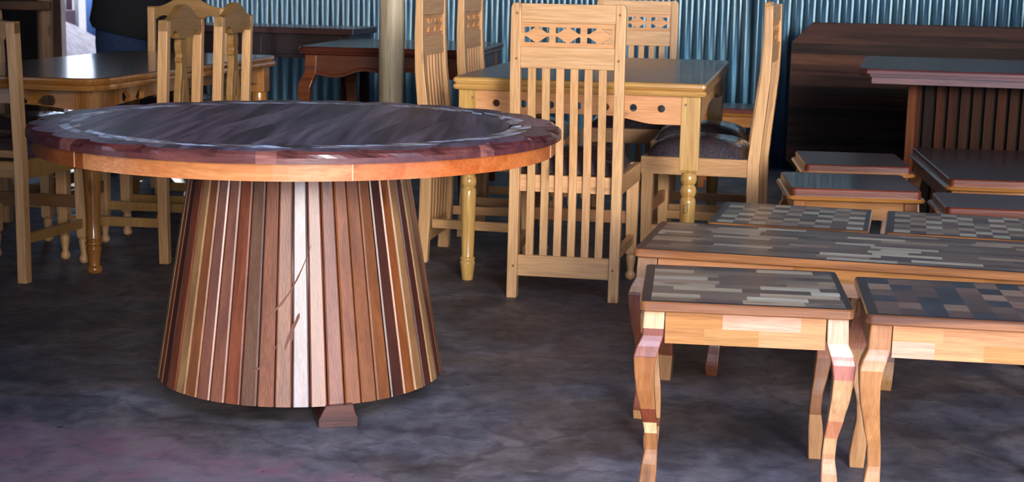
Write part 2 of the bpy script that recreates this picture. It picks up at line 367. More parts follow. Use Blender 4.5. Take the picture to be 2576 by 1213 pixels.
wall_box('wall_lintel', (-0.62, 1.5), (4.4, 1.5), 2.85, 3.1, 0.06, 'black_wall')  # unseen lintel added over the front opening, its height limits the sky light
# roof of corrugated sheets on dark purlins
mb = MB(); vs = []; fs = []; n = 500
for i in range(n + 1):
    x = -5.3 + 10.4 * i / n; z = 3.05 + 0.012 * sin(2 * pi * x / 0.104)
    vs += [(x, 1.5, z - 0.15), (x, 11.3, z + 0.1)]
for i in range(n): fs.append((2 * i, 2 * i + 2, 2 * i + 3, 2 * i + 1))
mb.add(vs, fs, smooth=True); struct(mb.build('ceiling', 'roof'))

# ------------------------------------------------------------------ round pedestal table
RT = thing('round_pedestal_table', 'large round dark-topped table on a cone of mixed reddish wooden slats, front left', 'table', (-0.573, 4.007, 0))
RR, ZT = 0.700, 0.730
mb = MB()
NS, SUB = 24, 8
def edge_r(a, top):
    ph = (a * NS / (2 * pi)) % 1.0
    lobe = abs(sin(pi * ph)) ** 0.6
    return RR - 0.042 + 0.034 * lobe
N = NS * SUB
ring = [2 * pi * k / N + 0.1 for k in range(N)]
ri, ro = 0.565, 0.618
DK = [(1.0, 1.0, 1.0), (0.8, 0.75, 0.78), (1.2, 1.05, 1.0)]
# planked centre, boards running away from the viewer
BA = radians(80); bu = (cos(BA), sin(BA)); bv = (-sin(BA), cos(BA)); nb = 11
cuts = [-ri + 2 * ri * k / nb for k in range(nb + 1)]
for k in range(nb):
    v0, v1 = cuts[k], cuts[k + 1]; vs_ = [v0 + (v1 - v0) * j / 6 for j in range(7)]
    up = [(math.sqrt(max(0, ri * ri - v * v)), v) for v in vs_]; pts = up + [(-u, v) for u, v in reversed(up)]
    t = vary((1.0, 1.0, 1.05), 0.22)
    mb.add([(u * bu[0] + v * bv[0], u * bu[1] + v * bv[1], ZT) for u, v in pts], [tuple(range(len(pts)))], t, False, random.random() * 5)
# inlaid band of small slips
NI = 74
for row in range(2):
    r0 = ri + (ro - ri) * row / 2; r1 = ri + (ro - ri) * (row + 1) / 2
    for k in range(NI):
        a0 = 2 * pi * (k + 0.5 * row) / NI; a1 = a0 + 2 * pi / NI; sk = 0.035
        t = random.choice([(3.6, 6.6, 6.0), (4.4, 7.6, 6.8), (2.6, 3.6, 2.4), (0.4, 0.45, 0.35), (3.0, 4.4, 3.0), (3.6, 6.2, 5.6), (1.0, 1.0, 0.9)])
        P = []
        for (r, sh) in ((r0, -sk), (r1, sk)):
            P.append([(r * cos(a0 + (a1 - a0) * j / 3 + sh), r * sin(a0 + (a1 - a0) * j / 3 + sh), ZT) for j in range(4)])
        mb.add(P[0] + P[1][::-1], [tuple(range(8))], t, False, random.random() * 3)
seg_t = [vary((1, 1, 1), 0.25) for _ in range(16)]
for k in range(N):
    a0, a1 = ring[k], ring[(k + 1) % N] if k < N - 1 else ring[0] + 2 * pi
    t = seg_t[int((a0 % (2 * pi)) / (2 * pi) * 16) % 16]
    e0, e1 = edge_r(a0 - 0.1, True), edge_r(a1 - 0.1, True)
    prof = lambda a, e: [(ro, ZT), (e, ZT), (e + (RR - e) * 0.45 + 0.003, ZT - 0.006), (RR, ZT - 0.014), (RR, ZT - 0.027), (RR - 0.05, ZT - 0.027)]
    A = [(r * cos(a0), r * sin(a0), z) for r, z in prof(a0, e0)]; B = [(r * cos(a1), r * sin(a1), z) for r, z in prof(a1, e1)]
    for j in range(5):
        tt = t
        if j > 0:
            tt = tuple(c * 1.0 for c in t)
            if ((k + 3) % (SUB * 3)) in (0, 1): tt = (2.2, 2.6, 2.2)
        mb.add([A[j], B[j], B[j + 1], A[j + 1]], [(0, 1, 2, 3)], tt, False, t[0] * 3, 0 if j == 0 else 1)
mb.add([((RR - 0.05) * cos(a), (RR - 0.05) * sin(a), ZT - 0.027) for a in ring], [tuple(range(N))[::-1]], (1, 1, 1), False, 0, 1)
top = mb.build('tabletop', ['purple_top', 'purple_edge'], RT)
# apron of six bent boards
mb = MB(); NA = 120; cutsA = [-42, 18, 78, 138, 198, 258]
cols = {0: (1.05, 1.15, 1.25), 1: (1.0, 0.8, 0.6), 2: (0.8, 0.65, 0.5), 3: (1, 1, 1), 4: (0.9, 0.9, 0.9), 5: (0.62, 0.5, 0.38)}
for k in range(NA):
    a0, a1 = 2 * pi * k / NA, 2 * pi * (k + 1) / NA
    deg = (math.degrees(a0 + pi / 2) - (-42)) % 360; seg = int(deg // 60); t = cols[seg]
    if deg % 60 < 0.4: pass
    r1_, r0_ = 0.683, 0.655; zb, zt = 0.662, ZT - 0.027
    def pt(a, r, z): return (r * cos(a), r * sin(a), z)
    mb.add([pt(a0, r1_, zb), pt(a1, r1_, zb), pt(a1, r1_, zt), pt(a0, r1_, zt)], [(0, 1, 2, 3)], t, False, seg * 1.7)
    mb.add([pt(a0, r0_, zb), pt(a1, r0_, zb), pt(a1, r1_, zb), pt(a0, r1_, zb)], [(0, 1, 2, 3)], t, False, seg * 1.7)
    mb.add([pt(a0, r0_, zt), pt(a1, r0_, zt), pt(a1, r0_, zb), pt(a0, r0_, zb)], [(0, 1, 2, 3)], t, False, seg * 1.7)
ap = mb.build('apron', 'orange', RT)
for dg in cutsA:
    mb = MB(); a = radians(dg - 90); c, s_ = cos(a), sin(a); w_ = 0.0016
    mb.loft([[(0.6825 * c - s_ * q * w_, 0.6825 * s_ + c * q * w_, z) for q in (-1, 1)] + [(0.6842 * c + s_ * q * -w_, 0.6842 * s_ - c * q * -w_, z) for q in (1, -1)] for z in (0.663, ZT - 0.028)])
    mb.build('board_joint', 'joint', ap)
# slatted cone
mb = MB(); NSL = 54; RB, RTp, Z0, Z1 = 0.386, 0.282, 0.052, 0.664
mb.lathe([(Z0 + 0.004, RB - 0.022), (Z1, RTp - 0.022)], 0, 0, 54, (0.10, 0.05, 0.03))
R_ = (0.30, 0.085, 0.035); T_ = (0.52, 0.28, 0.12); D_ = (0.10, 0.028, 0.016); O_ = (0.36, 0.115, 0.030); P_ = (0.34, 0.115, 0.06); HILITE_ = (0.25, 0.17, 0.21); B_ = (0.20, 0.10, 0.06)  # lilac tone of the viewer-facing slat paints the highlight into its colour
seq = [D_, T_, R_, T_, O_, D_, R_, T_, O_, R_, P_, R_, B_, P_, P_, HILITE_, R_, P_, O_, O_, O_, D_, O_, T_, D_, T_, D_, R_, O_, R_]
a_c = radians(-90 + 8)            # the middle of the visible sequence faces the viewer
da = 2 * pi / NSL
for k in range(NSL):
    kk = k + 15 if k < 15 else (k - NSL + 15 if k >= NSL - 15 else None)
    tint = tuple(0.80 * q for q in vary(seq[kk] if kk is not None and 0 <= kk < len(seq) else random.choice(seq), 0.10))
    a0 = a_c + da * (k - 0.5 + 0.04); a1 = a_c + da * (k + 0.5 - 0.04)
    L = []
    for z, r in ((Z0, RB), (Z1, RTp)):
        c = 0.0035
        am0 = a0 + c / r; am1 = a1 - c / r
        L.append([((r - 0.012) * cos(a0), (r - 0.012) * sin(a0), z), ((r - 0.003) * cos(a0), (r - 0.003) * sin(a0), z), (r * cos(am0), r * sin(am0), z),
                  (r * cos(am1), r * sin(am1), z), ((r - 0.003) * cos(a1), (r - 0.003) * sin(a1), z), ((r - 0.012) * cos(a1), (r - 0.012) * sin(a1), z)])
    mb.loft(L, [tint], seed=random.random() * 6)
ped = mb.build('pedestal', 'slat', RT)
mb = MB(); rnd = random.Random(3)
def smear(pts, w0):
    L = []
    for i, (a, z) in enumerate(pts):
        f = (z - Z0) / (Z1 - Z0); r = RB + (RTp - RB) * f + 0.0006; w = w0 * sin(pi * (i + 0.4) / len(pts)) * rnd.uniform(0.5, 1.3) + 0.0012
        L.append([(r * cos(a), r * sin(a), z - w), (r * cos(a), r * sin(a), z + w)])
    for i in range(len(L) - 1): mb.add([L[i][0], L[i + 1][0], L[i + 1][1], L[i][1]], [(0, 1, 2, 3)])
def cone_a(px): return radians(-90) + math.asin(max(-1, min(1, (px - 756) / 345.0))) + radians(8)
smear([(cone_a(665 + 12 * i), 0.270 + 0.0012 * i * i + 0.006 * i) for i in range(11)], 0.004)
smear([(cone_a(718 + 6 * i), 0.195 + 0.014 * i) for i in range(7)], 0.020)
smear([(cone_a(640 + 8 * i), 0.135 + 0.0028 * i * i * 0.35 + 0.002 * i) for i in range(9)], 0.003)
M['stain'] = plain('dried_varnish_drip', (0.16, 0.06, 0.035), 0.6)
mb.build('varnish_smear', 'stain', ped)
for a in (-0.155 + 0.0, 2.0, 4.1):
    pass
for (fx, fy, rz) in ((0.135, -0.330, 0.25), (-0.325, 0.10, 1.9), (0.22, 0.26, -0.7)):
    mb = MB()
    mb.plate([(-0.05, 0), (0.05, 0), (0.05, 0.02), (0.043, 0.035), (0.038, 0.056), (-0.03, 0.056), (-0.042, 0.035), (-0.05, 0.02)], [], 'y', -0.045, 0.06)
    o = mb.build('foot_block', 'dark_red_block', RT, 0.002, (fx, fy, 0)); o.rotation_euler = (0, 0, rz)

# ------------------------------------------------------------------ chairs
def stile_y(z):
    pts = [(0.0, -0.018), (0.2, -0.006), (0.42, 0.0), (0.52, -0.008), (0.62, -0.018), (0.75, -0.031), (0.88, -0.036), (1.04, -0.034)]
    for (a, p), (b_, q) in zip(pts, pts[1:]):
        if z <= b_: return p + (q - p) * (z - a) / (b_ - a)
    return pts[-1][1]
def stile_d(z): return 0.046 if z < 0.45 else 0.046 - 0.018 * (z - 0.45) / 0.6
def strip(mb, x0, x1, z0, z1, dfun, yoff, n=14, seed=0.0, tint=(1, 1, 1)):
    L = []
    for i in range(n + 1):
        z = z0 + (z1 - z0) * i / n; y = stile_y(z) + yoff; d = dfun(z) / 2
        L.append([(x0, y - d, z), (x1, y - d, z), (x1, y + d, z), (x0, y + d, z)])
    mb.loft(L, [tint] * n, seed=seed)
def cushion(w, d, h, z, cy):
    mb = MB(); n = 18; g = []
    for j in range(n + 1):
        for i in range(n + 1):
            u, v = -1 + 2 * i / n, -1 + 2 * j / n
            x, y = u * w / 2, v * d / 2
            k = (max(0, 1 - abs(u) ** 3.2) * max(0, 1 - abs(v) ** 3.2)) ** 0.42
            g.append((x, y + cy, z + h * k + 0.0015 * sin(17 * u + 9 * v) * k))
    mb.add(g, [(j * (n + 1) + i, j * (n + 1) + i + 1, (j + 1) * (n + 1) + i + 1, (j + 1) * (n + 1) + i) for j in range(n) for i in range(n)], smooth=True)
    mb.add([(-w / 2, cy - d / 2, z), (w / 2, cy - d / 2, z), (w / 2, cy + d / 2, z), (-w / 2, cy + d / 2, z)], [(0, 3, 2, 1)])
    return mb
ZS, DCH = 0.445, 0.43          # seat rail top, seat depth
def front_leg(mb, x, y, w=0.044):
    h = w / 2
    mb.loft([[(x - q, y - q, z), (x + q, y - q, z), (x + q, y + q, z), (x - q, y + q, z)] for z, q in ((0.098, h * 0.72), (0.108, h * 0.88), (0.30, h), (0.38, h))])
    mb.lathe([(0.0, 0.010), (0.004, 0.016), (0.014, 0.020), (0.026, 0.017), (0.030, 0.014), (0.036, 0.012), (0.075, 0.018), (0.088, 0.019), (0.098, 0.015)], x, y, 14)
def seat_frame(t, wr, wf, mx, my, mz):
    """Seat rails (back to front widening), cushion, front legs and stretchers; seat spans y 0..DCH in front of the back posts."""
    for s in (-1, 1):
        mb = MB(); xr, xf = s * wr / 2, s * wf / 2
        mb.loft([[(xr, 0.022, z), (xf, DCH, z), (xf - s * 0.024, DCH, z), (xr - s * 0.024, 0.022, z)] for z in (ZS - 0.068, ZS)]); mb.build('side_rail', my, t, 0.002)
        mb = MB(); xl = s * (wf / 2 - 0.024); front_leg(mb, xl, DCH - 0.026); mb.build('leg', mz, t, 0.002)
        mb = MB(); mb.loft([[(s * (wr / 2 - 0.028), 0.022, z), (s * (wf / 2 - 0.034), DCH - 0.045, z), (s * (wf / 2 - 0.014), DCH - 0.045, z), (s * (wr / 2 - 0.008), 0.022, z)] for z in (0.140, 0.176)]); mb.build('stretcher', my, t, 0.0015)
    mb = MB(); mb.box(-wf / 2 + 0.024, wf / 2 - 0.024, DCH - 0.024, DCH, ZS - 0.068, ZS, seed=1.0); mb.build('front_rail', mx, t, 0.002)
    mb = MB(); mb.box(-wr / 2 + 0.03, wr / 2 - 0.03, 0.004, 0.022, ZS - 0.068, ZS - 0.008, seed=1.4); mb.build('back_rail', mx, t, 0.002)
    mb = MB(); mb.box(-wf / 2 + 0.045, wf / 2 - 0.045, DCH - 0.036, DCH - 0.018, 0.215, 0.262, (0.55, 0.42, 0.36), 2.0); mb.build('front_stretcher', mx, t, 0.0015)
    c = cushion((wr + wf) / 2 - 0.035, DCH - 0.045, 0.075, ZS - 0.004, DCH / 2 + 0.012).build('cushion', 'cushion', t)

def slat_chair():
    t = thing('slat_back_chair', 'x', 'chair', (0, 0, 0), 0, 'tall slat-back chairs around the right dining table')
    w, sw = 0.397, 0.036
    for s in (-1, 1):
        mb = MB(); x0, x1 = (w / 2 - sw, w / 2) if s > 0 else (-w / 2, -w / 2 + sw)
        L = []; zs = [i * 1.035 / 22 for i in range(22)] + [1.018, 1.029, 1.035]
        for z in zs:
            y = stile_y(z); d = stile_d(z) / 2; c = 0.0 if z <= 1.012 else (z - 1.012) ** 2 * 16
            a, b_ = (x0, x1 - c) if s > 0 else (x0 + c, x1)
            L.append([(a, y - d, z), (b_, y - d, z), (b_, y + d, z), (a, y + d, z)])
        mb.loft(L, None, seed=s * 0.6); o = mb.build('back_post', 'pine', t, 0.003)
        for z in (1.0, 0.845, 0.115):
            mb = MB(); xc = (x0 + x1) / 2 - s * 0.004; y = stile_y(z) - stile_d(z) / 2
            mb.add([(xc + 0.005 * cos(a), y - 0.0008, z + 0.005 * sin(a)) for a in [2 * pi * k / 10 for k in range(10)]] + [(xc + 0.005 * cos(a), y + 0.002, z + 0.005 * sin(a)) for a in [2 * pi * k / 10 for k in range(10)]],
                   [tuple(range(10))] + [(k, (k + 1) % 10, 10 + (k + 1) % 10, 10 + k) for k in range(10)])
            mb.build('peg', 'peg', o)
    xi = w / 2 - sw
    mb = MB(); strip(mb, -xi, xi, 0.968, 1.033, lambda z: 0.024, 0.0, 3); mb.build('top_rail', 'pine_x', t, 0.002)
    mb = MB(); strip(mb, -xi, xi, 0.813, 0.887, lambda z: 0.024, 0.0, 3, 0.7); mb.build('middle_rail', 'pine_x', t, 0.002)
    mb = MB(); mb.box(-xi, xi, stile_y(0.1) - 0.011, stile_y(0.1) + 0.011, 0.078, 0.153, seed=1.9); mb.build('bottom_rail', 'pine_x', t, 0.002)
    # pierced panel with three diamonds
    holes = []; z0, z1 = 0.8875, 0.9675; zm = (z0 + z1) / 2
    for c in range(3):
        cx = -xi + (2 * xi) * (c + 0.5) / 3; hw = 0.043; hh = 0.026; nk = 0.006
        for s in (-1, 1):
            # left-hand and right-hand corner windows above (s=1) and below (s=-1) the diamond
            for e in (-1, 1):
                tri = [(cx + e * hw, zm + s * nk), (cx + e * hw, zm + s * hh), (cx + e * 0.0045, zm + s * hh), (cx + e * (hw - 0.008), zm + s * nk)]
                holes.append(tri)
    yy = stile_y(0.93)
    mb = MB(); mb.plate([(-xi, z0), (xi, z0), (xi, z1), (-xi, z1)], holes, 'y', yy - 0.007, yy + 0.007, (1.0, 0.86, 0.74), 2.2); mb.build('pierced_panel', 'pine_x', t)
    for k in range(6):
        xc = (k - 2.5) * 0.0492; mb = MB(); strip(mb, xc - 0.0135, xc + 0.0135, 0.153, 0.813, lambda z: 0.018, 0.0, 16, k * 0.9, vary((1, 0.97, 0.93), 0.1)); mb.build('slat', 'pine', t, 0.0015)
    seat_frame(t, w - 0.004, w + 0.05, 'pine_x', 'pine_y', 'pine')
    return t

def vase_chair():
    t = thing('carved_splat_chair', 'x', 'chair', (0, 0, 0), 0, 'carved splat-back chairs around the left dining table')
    w, sw, H = 0.41, 0.036, 0.93
    sy = lambda z: -0.020 * max(0, (z - 0.45)) / 0.5 - 0.010 * max(0, 0.3 - z)
    for s in (-1, 1):
        mb = MB(); x0, x1 = (w / 2 - sw, w / 2) if s > 0 else (-w / 2, -w / 2 + sw)
        L = []
        for z in (0, 0.2, 0.45, 0.7, 0.93):
            y = sy(z); L.append([(x0, y - 0.018, z), (x1, y - 0.018, z), (x1, y + 0.020, z), (x0, y + 0.020, z)])
        mb.loft(L, None, seed=s); mb.build('back_post', 'pine', t, 0.003)
    # arched crest rail with a concave underside either side of the splat
    up = []; lo = []; n = 28; y0 = sy(0.93)
    for i in range(n + 1):
        x = -w / 2 + w * i / n; q = abs(x) / (w / 2)
        up.append((x, 0.935 + 0.055 * (0.5 + 0.5 * cos(pi * min(1, q * 1.25))) ** 1.0))
        g = max(0.0, min(1.0, (q - 0.36) / 0.44)); lo.append((x, 0.862 + 0.030 * sin(pi * g) ** 0.6 if 0 < g < 1 else 0.862))
    lo2 = [(x, (z if abs(x) < w / 2 - sw - 0.001 else 0.8925)) for x, z in lo]
    mb = MB(); mb.plate(up + lo2[::-1], [], 'y', y0 - 0.016, y0 + 0.018); mb.build('crest_rail', 'olive_x', t, 0.002)
    # vase splat
    ys = sy(0.7)
    prof = [(0.470, 0.030), (0.50, 0.034), (0.55, 0.050), (0.60, 0.056), (0.65, 0.050), (0.70, 0.037), (0.745, 0.028), (0.765, 0.027), (0.772, 0.034), (0.780, 0.036), (0.788, 0.028), (0.80, 0.026), (0.815, 0.034), (0.832, 0.036), (0.85, 0.030), (0.865, 0.028)]
    outl = [(r, z) for z, r in prof] + [(-r, z) for z, r in prof[::-1]]
    hole = [(0.008 * cos(a) * (1.0 if sin(a) < 0 else 0.7), 0.585 + 0.014 * sin(a)) for a in [2 * pi * k / 14 for k in range(14)]]
    mb = MB(); mb.plate(outl, [hole], 'y', ys - 0.013, ys + 0.013, (1.0, 0.98, 0.9)); sp = mb.build('splat', 'olive', t, 0.004)
    mb = MB()
    for s in (-1, 1):
        pts = [(s * 0.006, 0.70), (s * 0.014, 0.655), (s * 0.026, 0.60), (s * 0.026, 0.55), (s * 0.018, 0.505)]
        for f, b_ in ((-1, 1), (1, 1)):
            yy = ys + f * 0.0135
            L = [[(x - 0.0022, yy - 0.0015, z), (x + 0.0022, yy - 0.0015, z), (x + 0.0022, yy + 0.0015, z), (x - 0.0022, yy + 0.0015, z)] for x, z in pts]
            mb.loft(L, [(0.6, 0.6, 0.6)] * 4)
    mb.build('carved_line', 'olive', sp)
    mb = MB(); mb.box(-w / 2 + sw, w / 2 - sw, -0.012, 0.014, 0.452, 0.478, seed=3); mb.build('splat_rail', 'olive_x', t, 0.002)
    seat_frame(t, w - 0.004, w + 0.02, 'olive_x', 'olive', 'pine')
    return t

# ------------------------------------------------------------------ right dining table
DA = -0.187
dw, dl, dz = 0.920, 1.66, 0.76
T1 = thing('dining_table', 'varnished pine dining table with grey top and turned legs, behind the tall slat-back chair', 'table', (-0.229, 5.474, 0), DA)
def dlocal(x, y): return (-0.229 + x * cos(DA) - y * sin(DA), 5.474 + x * sin(DA) + y * cos(DA))
def rounded(x0, x1, y0, y1, r, n=5):
    P = []
    for cx, cy, a in ((x1 - r, y0 + r, -90), (x1 - r, y1 - r, 0), (x0 + r, y1 - r, 90), (x0 + r, y0 + r, 180)):
        for k in range(n + 1):
            t = radians(a + 90 * k / n); P.append((cx + r * cos(t), cy + r * sin(t)))
    return P
mb = MB(); P = rounded(0.0, dw, 0, dl, 0.012)
def slab(mb, P, cx, cy, prof, tint=(1, 1, 1), smooth=False):
    """prof: list of (inset, z); horizontal outline P is pulled towards its own centre by the inset."""
    L = []
    for ins, z in prof:
        lp = []
        for x, y in P:
            dx, dy = x - cx, y - cy
            lp.append((cx + dx - math.copysign(min(ins, abs(dx)), dx), cy + dy - math.copysign(min(ins, abs(dy)), dy), z))
        L.append(lp)
    mb.loft(L, [tint] * (len(prof) - 1), smooth)
slab(mb, P, dw / 2, dl / 2, [(0.012, dz - 0.046), (0.004, dz - 0.044), (0.0, dz - 0.036), (0.003, dz - 0.027), (0.010, dz - 0.025), (0.006, dz - 0.022), (0.001, dz - 0.014), (0.002, dz - 0.005), (0.008, dz)])
tt = mb.build('tabletop', 'yellow_pine_x', T1, 0.0)
mb = MB(); mb.add([(x * 0.984 + dw * 0.008, y * 0.99 + dl * 0.005, dz + 0.0006) for x, y in rounded(0, dw, 0, dl, 0.012)], [tuple(range(24))]); mb.build('top_panel', 'grey_top', tt)
def turned_profile(s=1.0):
    return [(0.0, 0.019), (0.003, 0.021), (0.06, 0.027), (0.071, 0.029), (0.073, 0.024), (0.080, 0.028), (0.086, 0.028), (0.089, 0.022), (0.20, 0.026), (0.30, 0.0285), (0.335, 0.029), (0.347, 0.026), (0.350, 0.022),
            (0.357, 0.027), (0.372, 0.0305), (0.387, 0.027), (0.395, 0.021), (0.402, 0.027), (0.418, 0.0305), (0.432, 0.027), (0.440, 0.022), (0.444, 0.022)]
li = 0.055
for ix, x in ((0, li), (1, dw - li)):
    for iy, y in ((0, 0.055), (1, dl - 0.055)):
        mb = MB(); mb.lathe(turned_profile(), x, y, 24)
        h = 0.034
        mb.loft([[(x - q, y - q, z), (x + q, y - q, z), (x + q, y + q, z), (x - q, y + q, z)] for z, q in ((0.440, h * 0.8), (0.452, h), (dz - 0.046, h))])
        lg = mb.build('leg', 'yellow_pine', T1, 0.0025)
        if iy == 0:
            m2 = MB(); xc = x + (0.018 if ix == 0 else -0.018)
            m2.add([(xc + 0.005 * cos(a), y - h - 0.0008, 0.685 + 0.005 * sin(a)) for a in [2 * pi * k / 12 for k in range(12)]], [tuple(range(12))]); m2.build('peg', 'peg', lg)
        if ix == 1 and iy == 0:
            m2 = MB()
            for (a, b_, c_, d_) in ((-0.012, -0.010, 0.295, 0.325), (-0.012, -0.004, 0.322, 0.325), (-0.012, -0.006, 0.309, 0.311), (-0.012, -0.004, 0.295, 0.298), (0.001, 0.003, 0.298, 0.330), (-0.002, 0.007, 0.328, 0.330)):
                m2.quad((x + a, y - 0.0292, c_), (x + b_, y - 0.0292, c_), (x + b_, y - 0.0292, d_), (x + a, y - 0.0292, d_))
            m2.build('pencil_mark', 'pencil', lg)
def wavy(u0, u1, z_end, z_mid, z_top, n=40):
    lo = []
    for i in range(n + 1):
        f = i / n; g = min(f, 1 - f) * 2          # 0 ends .. 1 middle
        z = z_end + (z_mid - z_end) * (0.5 - 0.5 * cos(pi * min(1, max(0, (g - 0.22) / 0.5))))
        z -= 0.008 * math.exp(-((g - 0.95) / 0.12) ** 2) * 0
        lo.append((u0 + (u1 - u0) * f, z))
    return lo + [(u1, z_top), (u0, z_top)]
za = dz - 0.046
n_h = 7
mb = MB(); hs = [circle(dw / 2 + (k - 3) * 0.100 + 0.0, 0.668, 0.0135, 18) for k in range(7)]
mb.plate(wavy(li + 0.034, dw - li - 0.034, 0.612, 0.638, za), hs, 'y', 0.024, 0.044, (1.0, 0.82, 0.72)); mb.build('apron', 'pine_x', T1, 0.0015)
mb = MB(); mb.plate(wavy(li + 0.034, dw - li - 0.034, 0.612, 0.638, za), [], 'y', dl - 0.044, dl - 0.024); mb.build('apron', 'pine_x', T1)
for x in (0.024, dw - 0.044):
    mb = MB(); mb.plate(wavy(0.089, dl - 0.089, 0.612, 0.650, za), [], 'x', x, x + 0.02); mb.build('apron', 'pine_y', T1)

# type-1 chairs
SCHAIR = slat_chair()
CW = 0.397
def at_left_post(x, y, a, side=-1):
    """World point of the chair origin (centre of the back line) when its side post's outer foot is at (x, y)."""
    return (x - side * CW / 2 * cos(a), y - side * CW / 2 * sin(a), 0)
aF = -0.17
place(SCHAIR, (0.185, 5.222, 0), aF, 'tall pale pine slat-back chair seen from behind, right of the round table')
c = place(SCHAIR, (0.585, 7.36, 0), pi - 0.12, 'pine slat-back chair at the far end of the dining table, against the corrugated wall'); c.scale = (1, 1, 0.985)
aL = -pi / 2 - 0.19      # faces right (+x): local +Y -> world (cos, ...) ; rotation -90 deg turns +Y to +X
place(SCHAIR, (-0.303, 6.03, 0), aL, 'pine slat-back chair nearest the log post, beside the left edge of the dining table')
place(SCHAIR, (-0.165, 6.64, 0), aL, 'pine slat-back chair second from the log post, farther along the dining table')
aR = pi / 2 - 0.19
place(SCHAIR, (0.968, 5.915, 0), aR - 0.07, 'pine slat-back chair in side view right of the dining table, dark cushion showing')
place(SCHAIR, (1.045, 6.50, 0), aR, 'pine slat-back chair mostly hidden behind the side-view chair, right of the table')

# ------------------------------------------------------------------ left dining table
LA = -0.21
T2 = thing('dining_table', 'varnished dining table with shaped corners and pierced apron, left background', 'table', (-1.702, 6.385, 0), LA)
def shaped(hw, hl, r, n=8):
    P = []
    for sx, sy, a in ((1, -1, -90), (1, 1, 0), (-1, 1, 90), (-1, -1, 180)):
        for k in range(n + 1):
            t = radians(a + 90 * k / n); wob = 1.0 + 0.30 * sin(2 * radians(90 * k / n)) * 0.35 - 0.18 * abs(sin(4 * radians(90 * k / n))) * 0.3
            P.append((sx * (hw - r) + r * wob * cos(t), sy * (hl - r) + r * wob * sin(t)))
    return P
mb = MB(); P = shaped(0.405, 0.93, 0.11); lz = 0.730
slab(mb, P, 0, 0, [(0.012, lz - 0.046), (0.002, lz - 0.044), (0.0, lz - 0.034), (0.003, lz - 0.026), (0.012, lz - 0.024), (0.008, lz - 0.020), (0.004, lz - 0.010), (0.006, lz - 0.003), (0.012, lz)])
tt = mb.build('tabletop', 'amber_x', T2)
mb = MB(); mb.add([(x * 0.965, y * 0.98, lz + 0.0006) for x, y in P], [tuple(range(len(P)))]); mb.build('top_panel', 'sheen_top', tt)
for sx in (-1, 1):
    for sy in (-1, 1):
        x, y = sx * 0.325, sy * 0.83; mb = MB()
        mb.lathe([(0, 0.020), (0.004, 0.026), (0.016, 0.030), (0.028, 0.026), (0.032, 0.020), (0.09, 0.028), (0.098, 0.030), (0.103, 0.022), (0.110, 0.030), (0.120, 0.030), (0.125, 0.022), (0.134, 0.030), (0.142, 0.027), (0.20, 0.025), (0.40, 0.034), (0.52, 0.038), (0.56, 0.036), (0.565, 0.03)], x, y, 20)
        q = 0.038; mb.loft([[(x - q, y - q, z), (x + q, y - q, z), (x + q, y + q, z), (x - q, y + q, z)] for z in (0.562, lz - 0.046)])
        mb.build('leg', 'amber', T2, 0.003)
def hourglass_holes(c, s=1.0):
    out = []
    for e in (-1, 1):
        out.append([(c + e * s * u, v) for u, v in ((0.018, 0.632), (0.036, 0.622), (0.085, 0.622), (0.092, 0.632), (0.092, 0.648), (0.085, 0.658), (0.062, 0.660), (0.040, 0.655))])
    return out
for sy in (-1, 1):
    lo = [(-0.287 + 0.574 * i / 30, 0.602 - 0.03 * 0 + 0.022 * sin(pi * i / 30) ** 0.7) for i in range(31)]
    mb = MB(); y0 = sy * 0.83; mb.plate(lo + [(0.287, lz - 0.046), (-0.287, lz - 0.046)], hourglass_holes(0.10) , 'y', y0 - 0.01, y0 + 0.01); mb.build('apron', 'amber_x', T2)
for sx in (-1, 1):
    lo = [(-0.792 + 1.584 * i / 40, 0.600 + 0.035 * sin(pi * i / 40) ** 0.8) for i in range(41)]
    mb = MB(); x0 = sx * 0.325; mb.plate(lo + [(0.792, lz - 0.046), (-0.792, lz - 0.046)], hourglass_holes(-0.50) + hourglass_holes(0.5), 'x', x0 - 0.01, x0 + 0.01); mb.build('apron', 'amber', T2)

VCHAIR = vase_chair()
place(VCHAIR, (-1.935, 5.355, 0), -0.25, 'carved splat-back chair at the left picture edge, seen from behind')
place(VCHAIR, (-1.318, 5.905, 0), pi / 2 - 0.14, 'nearer of the two carved splat-back chairs standing side by side before the left table')
place(VCHAIR, (-1.222, 6.48, 0), pi / 2 - 0.14, 'farther of the two side-by-side carved splat-back chairs, its back overlapping the dark sideboard')
place(VCHAIR, (-1.685, 7.77, 0), pi - 0.03, 'pale carved splat-back chair beyond the left table, in front of the standing person')
place(VCHAIR, (-2.285, 6.42, 0), -pi / 2 - 0.2, 'carved splat-back chair on the far long side of the left table, mostly hidden')

